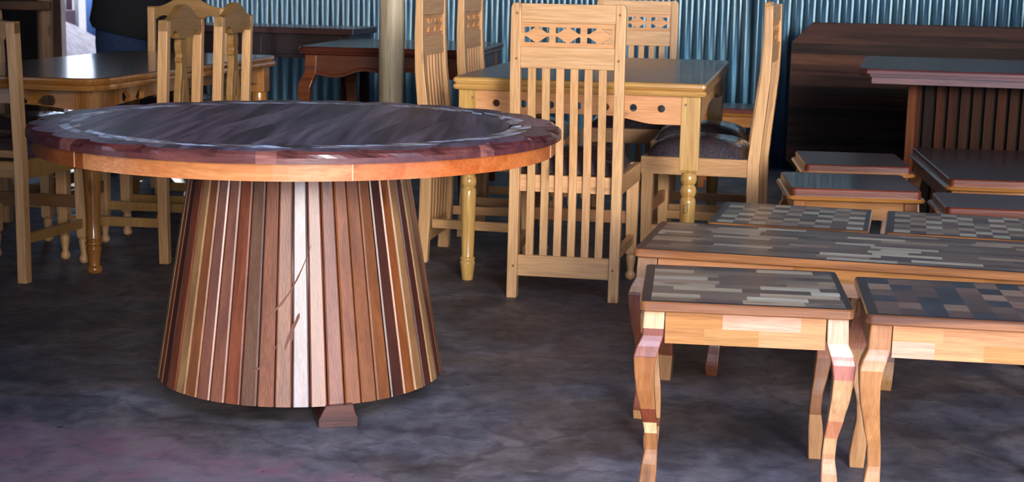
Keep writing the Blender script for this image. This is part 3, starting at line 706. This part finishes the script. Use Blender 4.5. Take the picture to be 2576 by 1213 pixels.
# ------------------------------------------------------------------ mosaic tables
WD = [(0.17, 0.11, 0.085), (0.11, 0.075, 0.065), (0.22, 0.155, 0.115)]
LT = [(0.55, 0.50, 0.38), (0.48, 0.38, 0.27), (0.38, 0.27, 0.19)]
APR = [(0.70, 0.40, 0.24), (0.80, 0.54, 0.30), (0.54, 0.24, 0.07), (0.66, 0.31, 0.13), (0.52, 0.26, 0.08), (0.74, 0.42, 0.27)]
LEG = [(0.56, 0.30, 0.13), (0.27, 0.07, 0.03), (0.42, 0.16, 0.04), (0.19, 0.055, 0.02), (0.52, 0.28, 0.11), (0.30, 0.12, 0.035), (0.48, 0.19, 0.09), (0.46, 0.25, 0.12)]
def cab_leg(name, par, x, y, sx, sy, H, rnd, mat='mosaic_z', w=0.044, bands=None, amp=1.0):
    key = [(0.0, 0.004, 0.76), (0.03, 0.004, 0.84), (0.08, 0.0, 0.78), (0.12, -0.003, 0.64), (0.16, -0.001, 0.64), (0.21, 0.007, 0.76), (0.26, 0.014, 0.90), (0.30, 0.017, 0.98), (0.335, 0.016, 1.12), (0.355, 0.010, 1.12), (0.375, 0.002, 1.03), (0.43, 0.0, 1.0)]
    def ev(z):
        z = z / H * 0.43
        for a, b_ in zip(key, key[1:]):
            if z <= b_[0] + 1e-9:
                f = (z - a[0]) / (b_[0] - a[0]); f = f * f * (3 - 2 * f) * 0.3 + f * 0.7
                return a[1] + (b_[1] - a[1]) * f, a[2] + (b_[2] - a[2]) * f
        return key[-1][1:]
    n = 40
    if bands is None:
        edges = sorted([rnd.uniform(0.02, H * 0.95) for _ in range(rnd.choice([3, 4, 5, 6]))]); cols_ = [rnd.choice(LEG) for _ in range(len(edges) + 1)]
    else: edges, cols_ = bands
    zs = sorted(set([H * i / n for i in range(n + 1)] + [e for e in edges if 0 < e < H])); L = []; ts = []
    for z in zs:
        off, k = ev(z); q = w * k / 2; off *= amp
        cx, cy = x + sx * off, y + sy * off
        L.append([(cx - q, cy - q, z), (cx + q, cy - q, z), (cx + q, cy + q, z), (cx - q, cy + q, z)])
    for a, b_ in zip(zs, zs[1:]):
        zm_ = (a + b_) / 2; i = sum(1 for e in edges if zm_ > e); ts.append(cols_[i])
    mb = MB(); mb.loft(L, ts, smooth=False, seed=rnd.random() * 4)
    return mb.build(name, mat, par, 0.003)
def mosaic_table(name, label, group, loc, rz, w, l, H, style, seed, dusty=False, rows=9, leg_w=0.044, bands={}):
    rnd = random.Random(seed); t = thing(name, label, 'table', loc, rz, group); th = 0.022
    # top: walnut rim with inlaid blocks
    mb = MB(); P = rounded(0, w, 0, l, 0.014)
    slab(mb, P, w / 2, l / 2, [(0.003, H - th), (0.0, H - th + 0.003), (0.0, H - 0.003), (0.003, H)])
    tp = mb.build('tabletop', 'rim', t)
    mb = MB(); z = H + 0.0005; bd = 0.024
    mb.add([(x, y, z - 0.0002) for x, y in rounded(0.003, w - 0.003, 0.003, l - 0.003, 0.012)], [tuple(range(24))], (0.045, 0.025, 0.022))
    x0, x1, y0, y1 = bd, w - bd * 0.7, bd * 0.6, l - bd * 0.6
    if style == 'strip':
        rh = (y1 - y0) / rows
        for r in range(rows):
            x = x0 - rnd.uniform(0, 0.09); prev = 0
            while x < x1:
                ln = rnd.choice([0.10, 0.13, 0.15, 0.17]); a, b_ = max(x, x0), min(x + ln, x1)
                light = rnd.random() < 0.42 and prev == 0; prev = light
                tint = vary(rnd.choice(LT if light else WD), 0.08)
                if b_ - a > 0.004: mb.quad((a, y0 + r * rh, z), (b_, y0 + r * rh, z), (b_, y0 + (r + 1) * rh, z), (a, y0 + (r + 1) * rh, z), tint, rnd.random() * 5)
                x += ln
    else:
        cw = 0.046; nc = max(1, round((x1 - x0) / cw)); cw = (x1 - x0) / nc; rh = (y1 - y0) / rows
        for r in range(rows):
            for q in range(nc):
                a = x0 + q * cw; s = (r % 2) * 0.0
                light = (q + r) % 2 == 0 and rnd.random() < (0.85 if style == 'checker' else 0.4)
                tint = vary(rnd.choice(LT if light else WD) if style == 'checker' else rnd.choice([(0.26, 0.16, 0.11), (0.34, 0.22, 0.15), (0.20, 0.12, 0.09)] if light else [(0.05, 0.045, 0.055), (0.10, 0.06, 0.05), (0.14, 0.085, 0.065)]), 0.10)
                mb.quad((a, y0 + r * rh, z), (a + cw, y0 + r * rh, z), (a + cw, y0 + (r + 1) * rh, z), (a, y0 + (r + 1) * rh, z), tint, rnd.random() * 5)
    mb.build('inlay', 'mosaic', tp)
    # aprons of pieced strips
    ins = 0.014; za, zb = H - th, H - th - 0.070
    for k, (ax, c0) in enumerate((('x', ins), ('x', l - ins - 0.018), ('y', ins), ('y', w - ins - 0.018))):
        mb = MB(); Ln = (w if ax == 'x' else l) - 2 * ins - 2 * leg_w + 0.004; u0 = ins + leg_w - 0.002
        for row in range(2):
            za_ = za - 0.035 * row; cuts_ = [0] + sorted([Ln * f + rnd.uniform(-0.03, 0.03) for f in ((0.33, 0.8) if row == 0 else (0.16, 0.55))]) + [Ln]
            for a, b_ in zip(cuts_, cuts_[1:]):
                tint = vary(rnd.choice(APR), 0.06); sd = rnd.random() * 5
                if ax == 'x': mb.box(u0 + a, u0 + b_, c0, c0 + 0.018, za_ - 0.035, za_, tint, sd)
                else: mb.box(c0, c0 + 0.018, u0 + a, u0 + b_, za_ - 0.035, za_, tint, sd)
        mb.build('apron', 'mosaic', t)
    for sx in (-1, 1):
        for sy in (-1, 1):
            x = ins + leg_w / 2 - 0.004 if sx < 0 else w - ins - leg_w / 2 + 0.004; y = ins + leg_w / 2 - 0.004 if sy < 0 else l - ins - leg_w / 2 + 0.004
            cab_leg('leg', t, x, y, sx, sy, H - th, rnd, w=leg_w, bands=bands.get((sx, sy)))
    return t
cream, redb, brn, dkb, peach, tan_ = (0.80, 0.55, 0.28), (0.27, 0.075, 0.04), (0.46, 0.19, 0.05), (0.20, 0.045, 0.012), (0.60, 0.25, 0.14), (0.66, 0.38, 0.18)
bands1 = {(-1, -1): ([0.020, 0.025, 0.155, 0.180, 0.212, 0.330, 0.390], [brn, cream, (0.34, 0.14, 0.04), cream, dkb, (0.40, 0.16, 0.045), redb, (0.80, 0.56, 0.31)]),
          (1, -1): ([0.015, 0.062, 0.095, 0.130, 0.165, 0.205, 0.300, 0.350], [cream, (0.62, 0.34, 0.24), (0.62, 0.30, 0.15), (0.56, 0.29, 0.14), tan_, (0.60, 0.24, 0.12), tan_, (0.55, 0.20, 0.15), (0.74, 0.50, 0.32)])}
G4 = 'low mosaic side tables of the front set'
mosaic_table('mosaic_side_table', 'low mosaic side table, front left of the set, with pale and brown strips on top', G4, (0.273, 3.118, 0), -0.115, 0.449, 0.425, 0.45, 'strip', 5, bands=bands1, rows=10)
mosaic_table('mosaic_side_table', 'low mosaic side table at the lower right corner with a dark block-patterned top', G4, (0.736, 3.032, 0), -0.155, 0.475, 0.41, 0.45, 'dark', 11, rows=6,
             bands={(-1, -1): ([0.40], [(0.52, 0.24, 0.08), (0.50, 0.22, 0.07)])})
mosaic_table('mosaic_coffee_table', 'long mosaic coffee table with cabriole legs standing behind the two front side tables', None, (0.308, 3.748, 0), -0.245, 1.15, 0.46, 0.45, 'strip', 21, rows=13, leg_w=0.05)
mosaic_table('mosaic_side_table', 'mosaic side table with checkered top behind the coffee table, left of the gap', G4, (0.550, 4.190, 0), -0.255, 0.445, 0.42, 0.45, 'checker', 31, rows=8)
mosaic_table('mosaic_side_table', 'mosaic side table with checkered top behind the coffee table, right of the gap', G4, (1.022, 4.070, 0), -0.255, 0.48, 0.42, 0.45, 'checker', 41, rows=8)

# ------------------------------------------------------------------ dark low tables behind
def dark_table(name, label, group, loc, rz, w, l, H, rim=0.014):
    t = thing(name, label, 'table', loc, rz, group)
    mb = MB(); slab(mb, rounded(0.014, w - 0.014, 0.014, l - 0.014, 0.016), w / 2, l / 2, [(0, H - 0.024), (0, H - 0.004), (0.003, H)]); tp = mb.build('tabletop', 'red_edge', t)
    mb = MB(); mb.add([(x, y, H + 0.0005) for x, y in rounded(0.0165, w - 0.0165, 0.0165, l - 0.0165, 0.016)], [tuple(range(24))]); mb.build('top_panel', 'dark', tp)
    mb = MB(); slab(mb, rounded(0, w, 0, l, 0.02), w / 2, l / 2, [(0.008, H - 0.040), (0.001, H - 0.036), (0.0, H - 0.031), (0.004, H - 0.025), (0.012, H - 0.024)]); mb.build('rim_moulding', 'amber_x', t)
    for ax in range(4):
        mb = MB()
        if ax < 2: c0 = 0.03 if ax == 0 else l - 0.045; mb.box(0.06, w - 0.06, c0, c0 + 0.015, H - 0.10, H - 0.04)
        else: c0 = 0.03 if ax == 2 else w - 0.045; mb.box(c0, c0 + 0.015, 0.06, l - 0.06, H - 0.10, H - 0.04)
        mb.build('apron', 'amber_x', t)
    for sx in (-1, 1):
        for sy in (-1, 1):
            cab_leg('leg', t, 0.045 if sx < 0 else w - 0.045, 0.045 if sy < 0 else l - 0.045, sx, sy, H - 0.04, random, 'amber', 0.042, ([9], [(0.8, 0.6, 0.5)]))
    return t
GD = 'low dark-topped side tables at the right'
dark_table('dark_side_table', 'low dark-topped side table with orange rim, directly behind the mosaic tables', GD, (0.880, 4.785, 0), -0.09, 0.442, 0.44, 0.470)
dark_table('dark_side_table', 'low dark-topped side table at the back, tucked behind its twin below the leaning board', GD, (1.045, 5.425, 0), -0.10, 0.41, 0.46, 0.470)
dark_table('dark_side_table', 'low dark-topped side table at the right picture edge, behind the checkered tops', GD, (1.292, 4.475, 0), -0.14, 0.44, 0.36, 0.462)
dark_table('dark_coffee_table', 'larger low dark coffee table with orange rim at the right picture edge', None, (1.475, 5.085, 0), -0.13, 0.85, 1.02, 0.470)

# ------------------------------------------------------------------ slatted dark table and leaning octagonal top
t = thing('slatted_base_table', 'dark dining table with bluish top on a box base of upright slats, right background', 'table', (1.497, 6.60, 0), -0.25)
mb = MB(); P = [(0.04, 0), (1.8, 0), (1.8, 1.22), (0.04, 1.22), (0, 1.17), (0, 0.05)]
P = P
slab(mb, P, 0.9, 0.61, [(0.012, 0.722), (0.012, 0.732), (0.0, 0.734), (0.0, 0.748), (0.006, 0.755)], (1, 1, 1)); tp = mb.build('tabletop', 'purple_edge', t)
mb = MB(); mb.add([(x * 0.985 + 0.01, y * 0.985 + 0.008, 0.7556) for x, y in P], [tuple(range(6))]); mb.build('top_panel', 'dark', tp)
mb = MB(); mb.loft([[(0.06, 0.04, z), (1.74, 0.04, z), (1.74, 1.18, z), (0.06, 1.18, z)] for z in (0.690, 0.722)], [(1.1, 1.5, 1.5)]); mb.build('apron', 'purple_edge', t)
mb = MB(); x0, x1, y0, y1 = 0.24, 1.56, 0.22, 1.0
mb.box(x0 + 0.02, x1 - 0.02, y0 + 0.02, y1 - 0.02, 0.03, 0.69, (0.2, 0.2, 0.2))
k = 0; x = x0
while x < x1:
    wv = 0.036; mb.box(x, x + wv, y0, y0 + 0.02, 0.0, 0.69, random.choice([(0.6, 0.6, 0.5), (1.1, 0.8, 0.5), (0.3, 0.3, 0.3), (0.5, 0.4, 0.4)]), random.random() * 4); x += 0.052
y = y0
while y < y1 - 0.03:
    for xx in (x0 - 0.02, x1): mb.box(xx, xx + 0.02, y, y + 0.036, 0.0, 0.69, (1, 1, 1), random.random() * 4)
    y += 0.052
mb.box(x0 - 0.02, x0 + 0.016, y0 - 0.006, y0 + 0.02, 0.0, 0.69, (3.0, 2.6, 2.0), 2)
mb.build('slatted_base', 'dark_z', t)

mb = MB(); Hb, Wb, c = 0.90, 1.9, 0.115
rows = 15; yr = 0.04
for r in range(rows):
    z0, z1 = Hb * r / rows, Hb * (r + 1) / rows
    def inset(z): return max(0, c - z, (z - (Hb - c))) if (z < c or z > Hb - c) else 0
    tint = vary(random.choice([(1, 1, 1), (1.8, 1.5, 1.3), (0.6, 0.55, 0.55), (1.2, 1, 1)]), 0.1)
    zz = sorted(set([z0, z1] + [q for q in (c, Hb - c) if z0 < q < z1]))
    for a, b_ in zip(zz, zz[1:]):
        ia, ib = inset(a) if a < Hb - c + 1e-6 or a > 0 else 0, inset(b_)
        L = [[(ia, 0, a), (Wb - ia, 0, a), (Wb - ia, yr, a), (ia, yr, a)], [(ib, 0, b_), (Wb - ib, 0, b_), (Wb - ib, yr, b_), (ib, yr, b_)]]
        mb.loft(L, [tint], seed=r * 0.77)
o = mb.build('octagonal_tabletop', 'board'); o.location = (1.565, 8.60, 0.0); o.rotation_euler = (-0.06, 0, -0.20)
tag(o, 'dark striped octagonal tabletop board leaning on edge against the corrugated wall', 'tabletop')

# ------------------------------------------------------------------ dark table and sideboard in the middle background
t = thing('carved_dining_table', 'dark red dining table with wavy apron and cabriole legs behind the log post', 'table', (-1.083, 7.50, 0), -0.135)
w, l, H = 0.89, 1.02, 0.76
mb = MB(); slab(mb, rounded(0, w, 0, l, 0.03), w / 2, l / 2, [(0.014, H - 0.040), (0.006, H - 0.034), (0.010, H - 0.028), (0.002, H - 0.022), (0, H - 0.008), (0.006, H)], (0.6, 0.7, 0.9)); tp = mb.build('tabletop', 'red_edge', t)
mb = MB(); mb.add([(x, y, H + 0.0006) for x, y in rounded(0.008, w - 0.008, 0.008, l - 0.008, 0.03)], [tuple(range(24))]); mb.build('top_panel', 'dark', tp)
def wave_apron(u0, u1, n=50):
    return [(u0 + (u1 - u0) * i / n, 0.610 + 0.030 * sin(pi * i / n) ** 2 * 1.0 + 0.010 * cos(6 * pi * i / n)) for i in range(n + 1)] + [(u1, H - 0.04), (u0, H - 0.04)]
for k, c0 in enumerate((0.035, l - 0.055)):
    mb = MB(); mb.plate(wave_apron(0.07, w - 0.07), [], 'y', c0, c0 + 0.02, (0.60, 0.85, 0.75)); ap_ = mb.build('apron', 'red_edge', t, 0.002)
    if k == 0:
        mb = MB(); pts = wave_apron(0.07, w - 0.07)[:51]
        mb.loft([[(x, c0 - 0.004, z + 0.016), (x, c0, z + 0.012), (x, c0, z + 0.020)] for x, z in pts]); mb.build('apron_bead', 'red_edge', ap_)
for c0 in (0.035, w - 0.055):
    mb = MB(); mb.plate(wave_apron(0.07, l - 0.07), [], 'x', c0, c0 + 0.02, (0.5, 0.5, 0.6)); mb.build('apron', 'red_edge', t)
for sx in (-1, 1):
    for sy in (-1, 1): cab_leg('leg', t, 0.06 if sx < 0 else w - 0.06, 0.06 if sy < 0 else l - 0.06, sx, sy, H - 0.04, random, 'red_edge', 0.058, ([9], [(1.0, 1.4, 0.8)]), 1.8)

t = thing('sideboard', 'very dark sideboard table standing against the corrugated wall, left of the log post', 'sideboard', (-1.95, 8.72, 0), -0.18)
mb = MB(); mb.box(0, 1.05, 0, 0.5, 0.775, 0.812, (1.0, 0.7, 0.6)); mb.build('tabletop', 'dark', t, 0.004)
mb = MB(); mb.box(0.03, 1.02, 0.03, 0.47, 0.64, 0.775, (0.4, 0.4, 0.4)); bd_ = mb.build('drawer_case', 'dark', t, 0.002)
for k in range(2):
    mb = MB(); mb.box(0.06 + k * 0.47, 0.50 + k * 0.47, 0.018, 0.03, 0.66, 0.76, (0.5, 0.45, 0.45)); dr = mb.build('drawer', 'dark', t, 0.002)
    mb = MB(); mb.lathe([(0, 0.004), (0.008, 0.005), (0.014, 0.010), (0.02, 0.006)], 0, 0, 10); kn = mb.build('knob', 'dark', dr, loc=(0.28 + k * 0.47, 0.018, 0.71)); kn.rotation_euler = (pi / 2, 0, 0)
for x in (0.06, 0.99):
    for y in (0.06, 0.44): mb = MB(); mb.box(x - 0.025, x + 0.025, y - 0.025, y + 0.025, 0, 0.64, (0.6, 0.5, 0.5)); mb.build('leg', 'dark_z', t, 0.003)

dark_table('dark_side_table', 'small dark stool-height table by the corrugated wall, seen beneath the dining table end', GD, (0.98, 8.15, 0), -0.2, 0.40, 0.40, 0.44)

# ------------------------------------------------------------------ log post, bark pole and beam
def log(name, x, y, r0, r1, z1, mat, seed, label, cat):
    rnd = random.Random(seed); L = []; n = 22; ph = [rnd.uniform(0, 6.28) for _ in range(4)]
    for i in range(40):
        z = z1 * i / 39; r = r0 + (r1 - r0) * i / 39; cx = 0.010 * sin(z * 1.7 + ph[0]); cy = 0.008 * sin(z * 2.1 + ph[1])
        L.append([(x + cx + r * (1 + 0.05 * sin(3 * a + ph[2] + z * 1.3) + 0.03 * sin(5 * a + z * 4) + 0.02 * sin(9 * z + ph[3])) * cos(a), y + cy + r * (1 + 0.05 * sin(3 * a + ph[2] + z * 1.3)) * sin(a), z) for a in [2 * pi * k / n for k in range(n)]])
    mb = MB(); mb.loft(L, None, True); o = mb.build(name, mat); return tag(o, label, cat)
log('log_post', -0.578, 6.9, 0.057, 0.055, 3.0, 'log', 2, 'peeled grey-brown log post standing behind the round table, holding up the roof', 'post')
log('bark_pole', -2.478, 8.0, 0.042, 0.038, 3.05, 'bark', 5, 'thin rough pole with flaking bark at the upper left, left of the doorway', 'pole')
mb = MB(); L = []
for i in range(13):
    x = -3.7 + 1.27 * i / 12; zz = 0.925 - 0.0 * i; hh = 0.024 + 0.002 * sin(i * 1.9)
    L.append([(x, 7.90, zz - hh), (x, 7.94, zz - hh), (x, 7.94, zz + hh * 0.9), (x, 7.90, zz + hh * 0.9)])
mb.loft(L); o = mb.build('timber_rail', 'beam', bevel=0.006); tag(o, 'dark horizontal timber rail fixed to the bark pole at the upper left', 'rail')

# ------------------------------------------------------------------ yard seen through the doorway
mb = MB(); n = 44; g = []
rnd = random.Random(9)
for j in range(n + 1):
    for i in range(n + 1):
        x = -8.2 + 5.0 * i / n; y = 12.6 + 9.0 * j / n
        d = hypot((x + 5.95) / 1.15, (y - 17.6) / 3.4); z = -0.05 + 0.85 * max(0, 1 - d) ** 0.9 + 0.05 * rnd.random()
        g.append((x, y, z))
mb.add(g, [(j * (n + 1) + i, j * (n + 1) + i + 1, (j + 1) * (n + 1) + i + 1, (j + 1) * (n + 1) + i) for j in range(n) for i in range(n)], smooth=True)
o = mb.build('gravel_heap', 'gravel'); tag(o, 'heap of grey-pink gravel in the yard seen through the doorway', 'gravel', kind='stuff')
def sheet_wall(name, x0, x1, y, z0, z1, mat, label):
    mb = MB(); n = int((x1 - x0) / 0.076 * 8); vs = []; fs = []
    for i in range(n + 1):
        x = x0 + (x1 - x0) * i / n; vs += [(x, y + 0.012 * sin(2 * pi * x / 0.15), z0), (x, y + 0.012 * sin(2 * pi * x / 0.15), z1)]
    for i in range(n): fs.append((2 * i, 2 * i + 2, 2 * i + 3, 2 * i + 1))
    mb.add(vs, fs, smooth=True); o = mb.build(name, mat); md = o.modifiers.new('t', 'SOLIDIFY'); md.thickness = 0.01
    return tag(o, label, 'fence')
sheet_wall('sheet_fence', -6.80, -3.5, 24.0, -0.08, 1.5, 'blue_sheet', 'bright blue metal sheet fence across the yard, seen through the doorway')
sheet_wall('sheet_fence', -12.0, -7.02, 24.0, -0.08, 1.6, 'maroon', 'dark maroon metal sheet fence across the yard, left of the blue one')
mb = MB(); mb.lathe([(-0.08, 0.035), (1.7, 0.035)], 0, 0, 10); o = mb.build('fence_post', 'white_stone', loc=(-6.9, 23.8, 0)); tag(o, 'thin pale post between the maroon and the blue yard fences', 'post')
def jug(name, x, y, z, s, mat, label):
    t = thing(name, label, 'container', (x, y, z)); mb = MB()
    mb.lathe([(0, 0.10 * s), (0.02 * s, 0.12 * s), (0.22 * s, 0.12 * s), (0.30 * s, 0.07 * s), (0.33 * s, 0.04 * s)], 0, 0, 14); mb.build('body', mat, t)
    mb = MB(); mb.lathe([(0.33 * s, 0.045 * s), (0.37 * s, 0.045 * s)], 0, 0, 12); mb.build('cap', 'orange_plastic' if mat != 'orange_plastic' else 'white_stone', t)
M['pale_blue'] = plain('pale_blue_plastic', (0.25, 0.45, 0.65), 0.4)
mb = MB(); mb.box(-0.55, 0.55, -0.3, 0.3, 0, 0.55); o = mb.build('crate', 'maroon', bevel=0.01, loc=(-7.2, 22.6, -0.06)); tag(o, 'dark crate beside the far yard fence carrying pale containers', 'crate')
jug('jug', -7.05, 22.6, 0.49, 1.0, 'pale_blue', 'pale blue jug on the dark crate by the far fence')
jug('jug', -6.80, 22.6, 0.49, 0.8, 'white_stone', 'small white jug on the dark crate by the far fence')

# ------------------------------------------------------------------ standing person
PX, PY = -2.235, 8.75
per = thing('person', 'person standing at the doorway in a black top and blue jeans', 'person', (PX, PY, 0), radians(12))
def skin_mesh(name, verts, edges, radii, mat, parent, root=0, sub=2):
    me = bpy.data.meshes.new(name); me.from_pydata(verts, edges, []); o = bpy.data.objects.new(name, me); COL.objects.link(o); o.parent = parent
    md = o.modifiers.new('skin', 'SKIN'); 
    if not me.skin_vertices: pass
    for i, r in enumerate(radii):
        q = me.skin_vertices[0].data[i] if me.skin_vertices else None
        if q: q.radius = r if isinstance(r, tuple) else (r, r); q.use_root = (i == root)
    s = o.modifiers.new('sub', 'SUBSURF'); s.levels = sub; s.render_levels = sub
    me.materials.append(M[mat]); return o
V = [(0, 0, 0.93), (0, 0, 1.10), (0, 0.01, 1.28), (0, 0, 1.42), (0, 0, 1.50), (0, 0.01, 1.58), (0, 0.0, 1.68), (0, 0, 1.75)]
R = [(0.15, 0.11), (0.145, 0.105), (0.16, 0.11), (0.12, 0.09), (0.055, 0.055), (0.065, 0.075), (0.078, 0.095), (0.055, 0.07)]
Ed = [(i, i + 1) for i in range(7)]
def chain(start, pts, rs):
    p = start
    for q, r in zip(pts, rs): V.append(q); R.append(r); Ed.append((p, len(V) - 1)); p = len(V) - 1
    return p
for s in (-1, 1):
    chain(0, [(s * 0.09, 0, 0.84), (s * 0.10, 0.01, 0.50), (s * 0.10, 0.0, 0.30), (s * 0.10, 0.0, 0.09), (s * 0.105, -0.08, 0.04), (s * 0.11, -0.15, 0.03)], [0.088, 0.058, 0.052, 0.036, 0.036, 0.026])
    h = chain(3, [(s * 0.18, 0, 1.40), (s * 0.235, 0.02, 1.13), (s * 0.20, -0.13, 1.02), (s * 0.13, -0.20, 1.02), (s * 0.10, -0.225, 1.015)], [0.055, 0.040, 0.033, 0.024, 0.027])
    for k in range(4):
        dz_ = 0.024 - k * 0.016; chain(h, [(s * 0.075, -0.25, 1.015 + dz_), (s * (0.055 - 0.004 * k), -0.258, 1.008 + dz_), (s * 0.042, -0.248, 1.0 + dz_)], [0.009, 0.0085, 0.008])
    chain(h, [(s * 0.115, -0.245, 1.045), (s * 0.10, -0.262, 1.058)], [0.011, 0.009])
body = skin_mesh('body', V, Ed, R, 'skin', per)
def tube(name, rings, mat, cap=False):
    mb = MB(); n = 24; mb.loft([[(cx + rx * cos(a), cy + ry * sin(a), z + (tz * cos(a))) for a in [2 * pi * k / n for k in range(n)]] for cx, cy, z, rx, ry, tz in rings], None, True, cap)
    return mb.build(name, mat, per)
tube('shirt', [(0.0, -0.02, 0.745, 0.205, 0.165, -0.045), (0, -0.025, 0.80, 0.220, 0.18, -0.03), (0, -0.02, 0.90, 0.205, 0.165, 0), (0, -0.01, 1.05, 0.185, 0.15, 0), (0, 0, 1.25, 0.205, 0.14, 0), (0, 0, 1.38, 0.20, 0.125, 0), (0, 0, 1.46, 0.10, 0.09, 0), (0, 0, 1.49, 0.07, 0.07, 0)], 'black_cloth')
for s in (-1, 1):
    mb = MB(); pts = [(s * 0.16, 0, 1.42, 0.072), (s * 0.20, 0.01, 1.33, 0.070), (s * 0.24, 0.02, 1.13, 0.056), (s * 0.22, -0.09, 1.05, 0.048), (s * 0.165, -0.165, 1.022, 0.040)]
    P3 = [Vector(p[:3]) for p in pts]; L = []
    for i, p in enumerate(P3):
        d = (P3[min(i + 1, 4)] - P3[max(i - 1, 0)]).normalized(); a = d.cross(Vector((0, 1, 0.3))).normalized(); b_ = d.cross(a).normalized(); r = pts[i][3]
        L.append([tuple(p + a * r * cos(q) + b_ * r * sin(q)) for q in [2 * pi * k / 14 for k in range(14)]])
    mb.loft(L, None, True); mb.build('sleeve', 'black_cloth', per)
tube('jeans', [(0, -0.01, 0.66, 0.185, 0.135, 0), (0, -0.01, 0.76, 0.188, 0.145, 0), (0, 0, 0.90, 0.180, 0.135, 0), (0, 0, 0.98, 0.168, 0.12, 0)], 'jeans')
for s in (-1, 1):
    tube('trouser_leg', [(s * 0.105, 0, 0.06, 0.065, 0.068, 0), (s * 0.102, 0.0, 0.30, 0.068, 0.070, 0), (s * 0.10, 0.005, 0.50, 0.078, 0.080, 0), (s * 0.093, 0, 0.70, 0.098, 0.112, 0), (s * 0.088, 0, 0.80, 0.096, 0.115, 0)], 'jeans')
    mb = MB(); n = 16
    mb.loft([[(s * 0.108 + rx * cos(a), cy + ry * sin(a), z) for a in [2 * pi * k / n for k in range(n)]] for z, rx, ry, cy in ((0, 0.045, 0.13, -0.06), (0.03, 0.05, 0.135, -0.06), (0.07, 0.042, 0.10, -0.03), (0.10, 0.045, 0.055, 0.0))], None, True); mb.build('shoe', 'black_cloth', per)
mb = MB(); mb.loft([[(r * 0.085 * cos(a), 0.012 + r * 0.100 * sin(a), z + 0.03 * sin(a) * -0.6) for a in [2 * pi * k / 20 for k in range(20)]] for z, r in ((1.64, 1.02), (1.70, 1.06), (1.75, 0.95), (1.79, 0.65), (1.805, 0.2))], None, True); mb.build('hair', 'hair', per)
for s in (-1, 1):
    mb = MB(); mb.lathe([(-0.010, 0.003), (-0.006, 0.009), (0.0, 0.011), (0.006, 0.009), (0.010, 0.003)], 0, 0, 10); mb.build('eye', 'white_stone', per, loc=(s * 0.030, -0.082, 1.665))
    mb = MB(); mb.lathe([(-0.03, 0.006), (-0.02, 0.014), (0.015, 0.018), (0.028, 0.008)], 0, 0, 10); mb.build('ear', 'skin', per, loc=(s * 0.080, 0.005, 1.65))
mb = MB(); mb.loft([[(-0.006, -0.085, 1.675), (0.006, -0.085, 1.675), (0, -0.098, 1.672)], [(-0.016, -0.082, 1.625), (0.016, -0.082, 1.625), (0, -0.118, 1.628)]]); mb.build('nose', 'skin', per, 0.003)
mb = MB(); mb.loft([[(x, -0.084 - 0.012 * (1 - (x / 0.026) ** 2), 1.598 - q), (x, -0.070, 1.598 - q), (x, -0.070, 1.598 + q), (x, -0.084 - 0.012 * (1 - (x / 0.026) ** 2), 1.598 + q)] for x, q in ((-0.025, 0.001), (-0.012, 0.006), (0, 0.005), (0.012, 0.006), (0.025, 0.001))]); mb.build('mouth', 'maroon', per)
